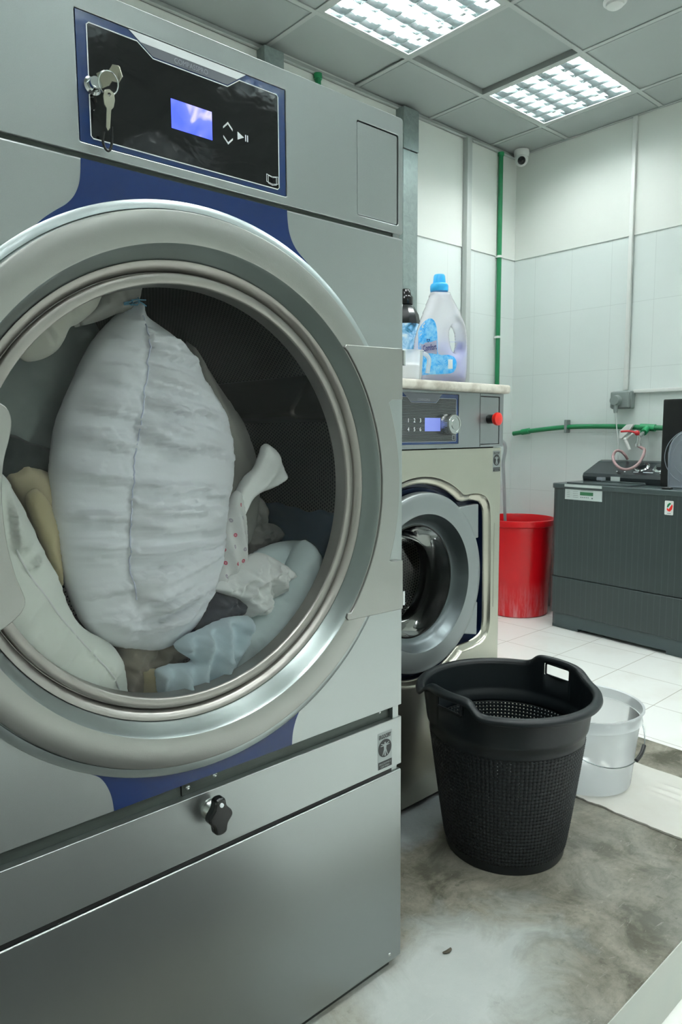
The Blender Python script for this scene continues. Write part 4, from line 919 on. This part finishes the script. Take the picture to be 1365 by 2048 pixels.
# ------------------------------------------------------------------ bottles and jug on the slab
TZ = 1.338
bt = thing('detergent_bottle', (1.615, 1.375, TZ), 'large milky fabric softener bottle with a blue cap and a moulded handle', 'bottle', math.radians(-30))
def bpx(px, py): return ((px-884)*.00138, (761-py)*.00138)
prof = [bpx(*p) for p in [(836, 761), (830, 757), (828, 745), (828, 720), (829, 690), (832, 665), (839, 640), (848, 615), (857, 592), (863, 577), (864, 572), (901, 572), (903, 577), (914, 597), (926, 617), (935, 638), (939, 655), (941, 680), (941, 720), (939, 748), (936, 758), (930, 761)]]
hole = [bpx(*p) for p in [(906, 641), (914, 641), (920, 652), (922, 672), (920, 688), (914, 695), (907, 692), (902, 676), (900, 656)]]
hole = [(p.x, p.y) for p in smooth([(a, b, 0) for a, b in hole], 3, True)]
pr_ = [(p.x, p.y) for p in smooth([(a, b, 0) for a, b in prof], 3, True)]
bm1 = puff(pr_, 0, .048, .036, .0045, None, 1, 1, 2.4, [hole]); BV, BH = bm1.hf
body = bm1.build('bottle_body', 'bottle_milky', bt, ang=180)
hz = bpx(0, 672)[1]
liq = [p for p in offset_loop(pr_, .003) if p[1] < hz]
li = sorted(liq, key=lambda p: math.atan2(p[1]-.05, p[0])); 
hol2 = [p for p in offset_loop(hole, -.003)]
lq = [p for p in offset_loop(pr_, .003)]
def clip_top(poly, z):
    o = []
    for i, a in enumerate(poly):
        b_ = poly[(i+1) % len(poly)]
        if a[1] <= z: o.append(a)
        if (a[1] <= z) != (b_[1] <= z): t_ = (z-a[1])/(b_[1]-a[1]); o.append((a[0]+(b_[0]-a[0])*t_, z))
    return o
lo_ = clip_top(lq, hz)
lo_ = [p for p in lo_]
# the handle hole crosses the liquid level: notch it out of the outline on its right side
puff(lo_, 0, .044, .034, .0045, lambda x, z, d: -.07 if inside(np.array([[x, z]]), hol2)[0] else 0, 1, 1, 2.4).b.free() if False else None
hb_ = clip_top(hol2, hz-.0005)
bl = puff(lo_, 0, .044, .034, .0045, None, 1, 1, 2.4, [hb_] if len(hb_) > 2 and max(p[1] for p in hb_) < hz else [])
bl.build('liquid', 'liquid', bt, ang=60)
def bh(u, v): return float(BH[int(np.hypot(BV[:, 0]-u, BV[:, 1]-v).argmin())])
def decal(q, m, name, e=.0008, par=bt, step=.005, sub=3):
    ql = [(p.x, p.y) for p in smooth([(a, b, 0) for a, b in q], sub, True)] if sub > 1 else q
    q_ = np.array(ql); lo, hi = q_.min(0), q_.max(0); gx, gz = np.meshgrid(np.arange(lo[0], hi[0], step), np.arange(lo[1], hi[1], step)); g = np.stack([gx.ravel(), gz.ravel()], 1)
    g = g[inside(g, ql)]; g = g[edgedist(g, [ql]) > step*.4] if len(g) else None
    Vv, Ff = cdt(ql, (), g); b = bmesh.new()
    # heights from a smooth look-up of the bottle side
    dd = edgedist(Vv, [pr_, hole]); k = np.clip(dd/.036, 0, 1); hh = .048*(1-(1-k)**2.4)**(1/2.4)
    vv = [b.verts.new((x, -h_-e, z)) for (x, z), h_ in zip(Vv, hh)]
    for t_ in Ff: b.faces.new([vv[i] for i in t_])
    return MB().add(b).build(name, m, par, ang=60, off=Vector())
lab = decal([bpx(*p) for p in [(833, 664), (840, 640), (850, 630), (859, 634), (865, 650), (867, 680), (869, 702), (890, 703), (904, 707), (909, 722), (902, 738), (880, 742), (850, 743), (833, 742), (831, 710)]], 'label_blue', 'label')
decal([bpx(*p) for p in [(833, 678), (865, 674), (866, 702), (832, 704)]], 'label_lilac', 'label_band', .0013, lab, sub=1)
decal([bpx(*p) for p in [(890, 712), (900, 712), (900, 731), (890, 731)]], 'white_print', 'label_panel', .0014, lab, .004, 1)
fl = MB(); rnd = random.Random(5)
for cx__, cz__, R__ in ((850, 652, 9), (878, 722, 11), (839, 734, 8)):
    for k in range(13):
        a = 2*PI*k/13; c = bpx(cx__, cz__); L_ = R__*.00138*rnd.uniform(.8, 1.1)
        p = [(c[0]+math.cos(a)*.3*L_-math.sin(a)*.0006, c[1]+math.sin(a)*.3*L_+math.cos(a)*.0006), (c[0]+math.cos(a-.1)*L_*.9, c[1]+math.sin(a-.1)*L_*.9), (c[0]+math.cos(a)*L_, c[1]+math.sin(a)*L_), (c[0]+math.cos(a+.1)*L_*.9, c[1]+math.sin(a+.1)*L_*.9)]
        yy = max(bh(*p[0]), bh(*p[2]))
        fl.plate(p, -yy-.002, -yy-.0016)
mat('petal', '8ccdf4', .4); fl.build('label_flowers', 'petal', lab, smooth_=False)
c = bpx(849.5, 689); yy = bh(*c); text('Comfort', 'ink_navy', lab, (c[0], -yy-.0042, c[1]), .040, .0165, rot=Matrix.Rotation(PI/2, 4, 'X') @ Matrix.Rotation(.16, 4, 'Z'), bold=.015)
c = bpx(846, 675.5); hp_ = [(0, -.0055), (-.0048, .0005), (-.0045, .004), (-.002, .005), (0, .0028), (.002, .005), (.0045, .004), (.0048, .0005)]
hs_ = [(c[0]+a, c[1]+b_) for a, b_ in hp_]
MB().plate(hs_, -bh(*c)-.0062, -bh(*c)-.0056, [[(c[0]+a*.62, c[1]+b_*.62) for a, b_ in hp_]]).build('heart_emblem', 'ink_navy', lab, smooth_=False)
cc_ = bpx(882, 572); 
MB().lathe([(0, .263), (.0245, .263), (.026, .266), (.026, .279), (.0235, .284), (.0185, .286), (.0165, .306), (.014, .3105), (.006, .3115), (0, .3115)], (cc_[0], 0, 0), seg=48).build('bottle_cap', 'cap_blue', bt)
b2 = thing('detergent_bottle', (1.622, 1.52, TZ), 'black-capped dark bottle with a pale blue label, half hidden behind the dryer', 'bottle')
x, y = 1.622, 1.52
MB().lathe([(0, 0), (.043, 0), (.047, .004), (.048, .15), (.0485, .19), (.043, .215), (.030, .238), (.0225, .246), (.0225, .25)], (x, y, TZ), seg=12).build('bottle_body', 'bottle_black', b2, ang=20)
MB().lathe([(.0225, .246), (.0245, .247), (.0245, .268), (.022, .272), (.0195, .273), (.0175, .288), (.0145, .292), (0, .292)], (x, y, TZ), seg=40).build('bottle_cap', 'black_shiny', b2)
n = mat('label_ice', '9cc9e4', .3); v = n.coord(); n.base(n.ramp(n.noise(v, 26, 4, .6, 1), [(.36, '16455e'), (.44, '5aa0cc'), (.55, 'a9d3ee'), (.66, 'e6f1f7')]))
MB().lathe([(.049, .03), (.0492, .14), (.0498, .186)], (x, y, TZ), seg=12).build('label', 'label_ice', b2, ang=20)
jx, jy = 1.415, 1.312
jg = thing('measuring_jug', (jx, jy, TZ), 'clear plastic measuring jug of white powder in front of the bottles', 'jug')
MB().lathe([(0, .002), (.034, .002), (.0355, .0), (.0375, .04), (.0395, .075), (.0415, .0765), (.0415, .074)], (jx, jy, TZ), seg=48).build('jug_body', 'jug_clear', jg)
MB().lathe([(0, .003), (.0335, .003), (.0358, .038), (.02, .045), (0, .047)], (jx, jy, TZ), seg=40).build('powder', 'powder', jg)
hb = MB(); hq = [(jx+.036, jy-.002, TZ+.0745), (jx+.05, jy-.004, TZ+.0735), (jx+.066, jy-.006, TZ+.069), (jx+.074, jy-.007, TZ+.058), (jx+.072, jy-.007, TZ+.04), (jx+.068, jy-.007, TZ+.022)]
hb.tube(hq, .0062, 10, 6); hb.build('handle', 'jug_clear', jg)

# ------------------------------------------------------------------ laundry basket
bx, by = 1.475, 1.024
bk = thing('laundry_basket', (bx, by, .14), 'dark grey perforated plastic laundry basket with two handle openings', 'laundry basket')
HB = .415; A1, A2 = math.radians(-8), math.radians(172)
RB, RT = .1465, .2055
def rad(z): return RB+(RT-RB)*(z/HB)**.9
NS = 116; ROWS = 30; zb0, zb1 = .022, .305
b = bmesh.new()
# perforated wall: every cell is a frame with an open square hole and real thickness via solidify
cols = NS
def P_(k, z, dr=0):
    a = 2*PI*k/cols; r = rad(z)+dr; return (bx+r*math.cos(a), by+r*math.sin(a), .14+z)
us = []; 
for k in range(cols): us += [k+.35, k+.65]
zs = [zb0]; cell = (zb1-zb0)/ROWS
for j in range(ROWS): zs += [zb0+cell*(j+.34), zb0+cell*(j+.66)]
zs.append(zb1)
G = [[b.verts.new(P_(u, z)) for u in us] for z in zs]
for j in range(len(zs)-1):
    for i in range(len(us)):
        if j % 2 == 1 and i % 2 == 0: continue           # the hole
        i2 = (i+1) % len(us); b.faces.new((G[j][i], G[j][i2], G[j+1][i2], G[j+1][i]))
mb = MB().add(b); wl = mb.build('perforated_wall', 'basket_plastic', bk, ang=60)
sm_ = wl.modifiers.new('thickness', 'SOLIDIFY'); sm_.thickness = .0024; sm_.offset = 0
# studs outside between the holes give the woven look
st = bmesh.new()
for j in range(0, ROWS):
    z = zb0+cell*(j+1.0)
    for k in range(cols):
        a = 2*PI*(k+0.0)/cols; r = rad(z)+.0008; ca, sa = math.cos(a), math.sin(a)
        c = Vector((bx+r*ca, by+r*sa, .14+z)); T_ = Vector((-sa, ca, 0)); 
        q = [st.verts.new(c+T_*u*.0042+Vector((0, 0, w_*.0036))) for u, w_ in ((-1, -1), (1, -1), (1, 1), (-1, 1))]; t_ = st.verts.new(c+Vector((ca, sa, 0))*.0034)
        for i in range(4): st.faces.new((q[i], q[(i+1) % 4], t_))
sd = MB(); sd.norec = True; sd.add(st); sd.build('wall_studs', 'basket_plastic', bk, ang=180)
MB().lathe([(0, .004), (RB-.006, .004), (RB-.004, 0), (RB+.001, 0), (RB+.003, .004), (rad(.022)+.0015, .023), (rad(.022)-.0015, .023), (RB-.003, .008), (0, .008)], (bx, by, .14), seg=96).build('base', 'basket_plastic', bk)
# upper band with two handle openings, rim that rises over the handles
def lift(a):
    s_ = 0
    for A in (A1, A2):
        d = abs((a-A+PI) % (2*PI)-PI); s_ += 1/(1+math.exp((d-.40)/.035))
    return s_
b = bmesh.new(); NB = 160
rows = [.305, .312, .330, .336, .345, .383, .392, .4, .406, .415]
def ub(a, z):
    f = lift(a); t_ = (z-.305)/(.415-.305); r = rad(z)+(.004 if z > .33 else 0)-.012*f*max(t_, 0); zz = z+.028*f*max((z-.345)/.07, 0)
    return (bx+r*math.cos(a), by+r*math.sin(a), .14+zz)
Gq = [[b.verts.new(ub(2*PI*k/NB, z)) for k in range(NB)] for z in rows]
for j in range(len(rows)-1):
    for k in range(NB):
        am = 2*PI*(k+.5)/NB; dmin = min(abs((am-A+PI) % (2*PI)-PI) for A in (A1, A2))
        if 5 <= j <= 7 and dmin < .20: continue
        k2 = (k+1) % NB; b.faces.new((Gq[j][k], Gq[j][k2], Gq[j+1][k2], Gq[j+1][k]))
ubd = MB().add(b).build('upper_band', 'basket_plastic', bk, ang=50); s2 = ubd.modifiers.new('thickness', 'SOLIDIFY'); s2.thickness = .003; s2.offset = 0
rim = bmesh.new(); pr = [(-.0025, -.002), (.0, .0035), (.005, .0055), (.013, .0045), (.0195, 0), (.0215, -.008), (.0195, -.011), (.0185, -.008), (.016, -.002), (.010, .0015), (.003, 0)]
rings = []
for k in range(240):
    a = 2*PI*k/240; f = lift(a); r0 = rad(.415)+.004-.012*f; z0 = .14+.415+.028*f
    rings.append([rim.verts.new((bx+(r0+dr*(1-.0*f))*math.cos(a), by+(r0+dr*(1-.0*f))*math.sin(a), z0+dz)) for dr, dz in pr])
for k in range(240):
    A_, B_ = rings[k], rings[(k+1) % 240]
    for i in range(len(pr)): j = (i+1) % len(pr); rim.faces.new((A_[i], B_[i], B_[j], A_[j]))
MB().add(rim).build('rim', 'basket_plastic', bk, ang=60)
for A in (A1, A2):     # bead around each opening
    pts = []
    for u, z in ((-.2, .385), (-.2, .403), (-.185, .406), (.185, .406), (.2, .403), (.2, .385), (.185, .383), (-.185, .383), (-.2, .385)):
        p = ub(A+u, z); pts.append(Vector(p))
    fine = []
    for p, q in zip(pts, pts[1:]): fine += [p.lerp(q, t_/6) for t_ in range(6)]
    MB().tube([(bx+(v_.x-bx)*1.012, by+(v_.y-by)*1.012, v_.z) for v_ in fine]+[pts[0]], .0028, 8, 1).build('handle_bead', 'basket_plastic', bk)

# ------------------------------------------------------------------ milky bucket
ux, uy = 1.929, 1.052
BZ = .151
bu = thing('bucket', (ux, uy, BZ), 'translucent milky plastic bucket with a drooping wire handle', 'bucket')
MB().lathe([(0, .0025), (.125, .0025), (.131, .005), (.1325, .010), (.1435, .12), (.1525, .205)], (ux, uy, BZ), seg=96).build('bucket_wall', 'bucket_milky', bu)
MB().lathe([(.1525, .205), (.1555, .206), (.1565, .236), (.1635, .2375), (.1635, .2325), (.158, .2315), (.157, .212), (.159, .2)], (ux, uy, BZ), seg=96).build('bucket_rim', 'bucket_milky', bu)
ha = math.radians(-50)       # direction in which the handle hangs
hd = Vector((math.cos(ha+PI), math.sin(ha+PI), 0)); side = Vector((-hd.y, hd.x, 0))
pv = []
for t_ in np.linspace(0, 1, 15):
    a = PI*t_; s_ = math.cos(a)*.160; drop = math.sin(a)
    o_ = side*s_; outw = Vector((-hd.y, hd.x, 0))*0
    fwd = Vector((-.62, -.78, 0)).normalized()
    pv.append(None)
fwd = Vector((-.45, -.89, 0)).normalized(); sid = Vector((.89, -.45, 0)).normalized()
pts = []
for t_ in np.linspace(0, 1, 17):
    a = PI*t_; d = math.sin(a)
    p = Vector((ux, uy, .14+.222))+sid*math.cos(a)*.161+fwd*(.161*d+.006)+Vector((0, 0, -.105*d))
    pts.append(p)
hd_ = MB().tube(pts, .0016, 8, 4).build('wire_handle', 'steel_wire', bu)
MB().tube([pts[4], pts[5], pts[6]], .006, 10, 4).build('handle_grip', 'black_plastic', hd_)
MB().cyl(pts[0]-sid*.006, pts[0]+sid*.003, .007).build('handle_pivot', 'bucket_milky', bu)
MB().cyl(pts[-1]+sid*.006, pts[-1]-sid*.003, .007).build('handle_pivot', 'bucket_milky', bu)

# ------------------------------------------------------------------ flattened sheet on the concrete
b = bmesh.new(); nx, ny = 46, 70
xs = np.linspace(1.815, 2.148, nx); ys = np.linspace(.565, 1.04, ny); GG = []
for j, y in enumerate(ys):
    row = []
    for i, x in enumerate(xs):
        e = .006*nz(y, 0, 3, 22)+.004*nz(y, 0, 9, 60); xx = x+(e if i == 0 else 0)+(.010*nz(y, 1, 5, 9) if i == nx-1 else 0)
        u = (i/(nx-1)); fade = min(1, max(0, (.90-y)/.06)); rid = .007*max(0, 1-abs((u-.62+.05*nz(y, 0, 1, 4))/.035))+.006*max(0, 1-abs((u-.74+.04*nz(y, 0, 4, 5))/.03))+.005*max(0, 1-abs((u-.52+.05*nz(y, 0, 8, 4))/.03))
        row.append(b.verts.new((xx, y, .1455+(rid+.003*abs(nz(x, y, 1, 9)))*fade)))
    GG.append(row)
for j in range(ny-1):
    for i in range(nx-1): b.faces.new((GG[j][i], GG[j][i+1], GG[j+1][i+1], GG[j+1][i]))
r = bmesh.ops.extrude_face_region(b, geom=b.faces[:])
for e in r['geom']:
    if isinstance(e, bmesh.types.BMVert): e.co.z = .1408
top(MB().add(b).build('plastic_mat', 'mat_plastic', ang=60), 'creased off-white plastic mat lying on the concrete behind the basket', 'mat')

# ------------------------------------------------------------------ red bin
rx, ry = 4.0, 2.715
rb = thing('plastic_bin', (rx, ry, 0), 'big red plastic bin with scuffed sides on the tiles in the corner', 'bin')
MB().lathe([(0, .004), (.185, .004), (.195, .0), (.203, .006), (.2285, .575), (.226, .575), (.2, .012), (0, .012)], (rx, ry, 0), seg=80).build('bin_wall', 'red_plastic', rb)
MB().lathe([(.226, .575), (.229, .628), (.232, .634), (.243, .632), (.246, .622), (.244, .596), (.235, .59), (.229, .592), (.2285, .56)], (rx, ry, 0), seg=80).build('bin_rim', 'red_plastic', rb)
top(MB().tube([(1.9, 2.1, 1.1), (2.5, 2.12, 1.19), (3.146, 2.25, 1.156), (3.379, 2.4, 1.012), (3.677, 2.6, .841), (3.83, 2.70, .68), (3.9, 2.73, .40)], .010, 12).build('drain_hose', 'hose_grey'), 'light grey drain hose dropping behind the washer into the red bin', 'hose')

# ------------------------------------------------------------------ twin-tub washer (local frame: x along its front, y towards the wall)
tb = thing('twin_tub_washer', (3.832, 2.315, 0), 'dark grey twin-tub washing machine standing against the far wall', 'washing machine', math.radians(-94.6))
def L(mb, name, m, par=tb, **k): return mb.build(name, m, par, off=Vector(), **k)
W_, D_ = .90, .40
L(MB().plate(rrect(-.055, W_, 0, D_, .045, 8), .322, .862, plane='XY'), 'upper_body', 'tub_body', bevel=.004)
L(MB().plate(rrect(-.058, W_+.003, -.004, D_, .046, 8), .095, .319, plane='XY'), 'lower_body', 'tub_body', bevel=.003)
L(MB().plate(rrect(-.05, W_-.004, .006, D_-.004, .05, 8), .02, .1, plane='XY'), 'skirt', 'tub_skirt', smooth_=False)
for u in (-.03, .70): L(MB().box(u, u+.18, .012, .38, .001, .021), 'foot', 'tub_skirt', smooth_=False)
L(MB().plate(rrect(-.059, W_+.004, -.006, D_+.002, .04, 8), .858, .889, plane='XY'), 'top_rim', 'tub_top', bevel=.005)
L(MB().plate(rrect(.03, .45, .02, .20, .02, 5), .889, .897, plane='XY').box(.16, .44, .185, .2, .897, .904, .003, 1), 'wash_lid', 'tub_top', bevel=.003)
# console
b = bmesh.new(); sec = [(.215, .889), (.205, .925), (.213, .945), (.32, 1.015), (.345, 1.022), (.395, 1.022), (.4, .889)]
A_ = [b.verts.new((.02+(.035 if 0 < i < 6 and i > 2 else 0), y, z)) for i, (y, z) in enumerate(sec)]; B_ = [b.verts.new((.88, y, z)) for y, z in sec]
for i in range(len(sec)): j = (i+1) % len(sec); b.faces.new((A_[i], B_[i], B_[j], A_[j]))
b.faces.new(A_[::-1]); b.faces.new(B_)
cn = L(MB().add(b), 'console', 'tub_console', smooth_=False, bevel=.004)
sl_ = math.atan2(.07, .107)
def on_console(u, v, h=0):    # v runs up the sloped face
    return Vector((u, .213+v*math.cos(sl_)-h*math.sin(sl_), .945+v*math.sin(sl_)+h*math.cos(sl_)))
for u in (.367, .483):
    c0, c1 = on_console(u, .08, .001), on_console(u, .08, .02)
    L(MB().cyl(c0, on_console(u, .08, .006), .044, .038, seg=36), 'dial_ring', 'chrome', cn)
    L(MB().cyl(on_console(u, .08, .006), c1, .029, .022, 30), 'dial', 'tub_console', cn)
q = MB()
for u0, u1 in ((.34, .37), (.40, .46), (.50, .52), (.23, .24), (.28, .29)): q.box(u0, u1, 0, .005, 0, .0008)
q.xf(Matrix.Translation((0, 0, 0)))
qq = q; 
for v_ in qq.b.verts: p = on_console(v_.co.x, .025+v_.co.y, .0008+v_.co.z); v_.co = p
L(qq, 'console_print', 'white_print', cn, smooth_=False)
L(MB().box(.215, .275, .2025, .206, .905, .93), 'rating_label', 'pale_label', cn, smooth_=False)
L(MB().box(.14, .18, .17, .21, .904, .925, .004, 2), 'clip', 'lid_smoky')
# spin-tub lid standing open, and the smoky inner cover
L(MB().box(.522, .90, .20, .222, .889, 1.372, .006, 2), 'open_lid', 'deep_black', smooth_=False)
cv = [(.602, .893), (.597, 1.08), (.605, 1.12), (.622, 1.155), (.65, 1.18), (.69, 1.2), (.74, 1.21), (.90, 1.21), (.90, .893)]
cv = [(p.x, p.y) for p in smooth([(a, b_, 0) for a, b_ in cv], 1)]
lid = L(MB().plate(cv, .145, .149), 'smoky_cover', 'lid_smoky', bevel=.001)
L(MB().plate(cv, .135, .165, [offset_loop(cv, .007)]), 'cover_rim', 'lid_smoky', lid, bevel=.001)
for r_ in (.07, .11, .15):
    L(MB().tube([(.74+r_*1.1*math.cos(a), .143, 1.06+r_*math.sin(a)) for a in np.linspace(PI*.62, PI*1.35, 12)], .002, 8, 2), 'cover_rib', 'lid_smoky', lid)
L(MB().box(.63, .68, .02, .05, .889, .9, .003, 1), 'cover_hinge', 'black_plastic', lid, smooth_=False)
# control label and energy label on the front
L(MB().box(.045, .293, -.009, -.006, .872, .887), 'label_strip', 'pale_label', smooth_=False)
lb = L(MB().box(.045, .293, -.0015, 0, .797, .867), 'control_label', 'pale_label', smooth_=False)
L(MB().box(.148, .235, -.0022, -.0015, .826, .846), 'label_display', 'lcd_green', lb, smooth_=False)
q = MB()
for k in range(5): q.box(.152+.012*k, .158+.012*k, -.0022, -.0015, .812, .817)
q.box(.225, .234, -.0022, -.0015, .808, .816)
for k in range(4): q.box(.058, .078, -.0022, -.0015, .812+.011*k, .8135+.011*k).box(.1, .135, -.0022, -.0015, .812+.011*k, .8135+.011*k)
q.box(.15, .235, -.0022, -.0015, .852, .8535)
L(q, 'label_print', 'label_ink', lb, smooth_=False)
en = L(MB().plate(rrect(.665, .712, .757, .832, .004, 3), -.0015, 0), 'energy_label', 'white_plastic', smooth_=False)
sw = [(.681, .794), (.687, .786), (.692, .795), (.705, .815), (.709, .805), (.706, .788), (.694, .775), (.682, .778), (.676, .788)]
L(MB().plate(sw, -.0021, -.0015), 'red_tick', 'red_knob', en, smooth_=False)
L(MB().plate([(.677, .797), (.680, .812), (.691, .822), (.7, .818), (.69, .806), (.684, .797)], -.0021, -.0015), 'green_leaf', 'green_pipe', en, smooth_=False)
L(MB().box(.68, .70, -.0021, -.0015, .763, .7655), 'label_line', 'label_ink', en, smooth_=False)

# unseen dark sheet, added so the dryer's lower front reflects something dark
top(MB().plate(rrect(-.7, 1.08, -1.0, .47, .03, 5), .0005, .012, plane='XY').build('added_dark_sheet', 'added_dark', smooth_=False), 'unseen dark sheet added on the tiles to darken the dryer reflection', 'mat')

# dry scrap on the concrete
top(MB().tube([(1.045, .868, .1425), (1.052, .862, .145), (1.061, .861, .1455), (1.067, .866, .1425)], lambda t_: .0035*math.sin(PI*(.12+.76*t_)), 8, 5).build('dry_scrap', 'brown_scrap'), 'tiny curled brown scrap lying on the bare concrete in front of the basket', 'debris')
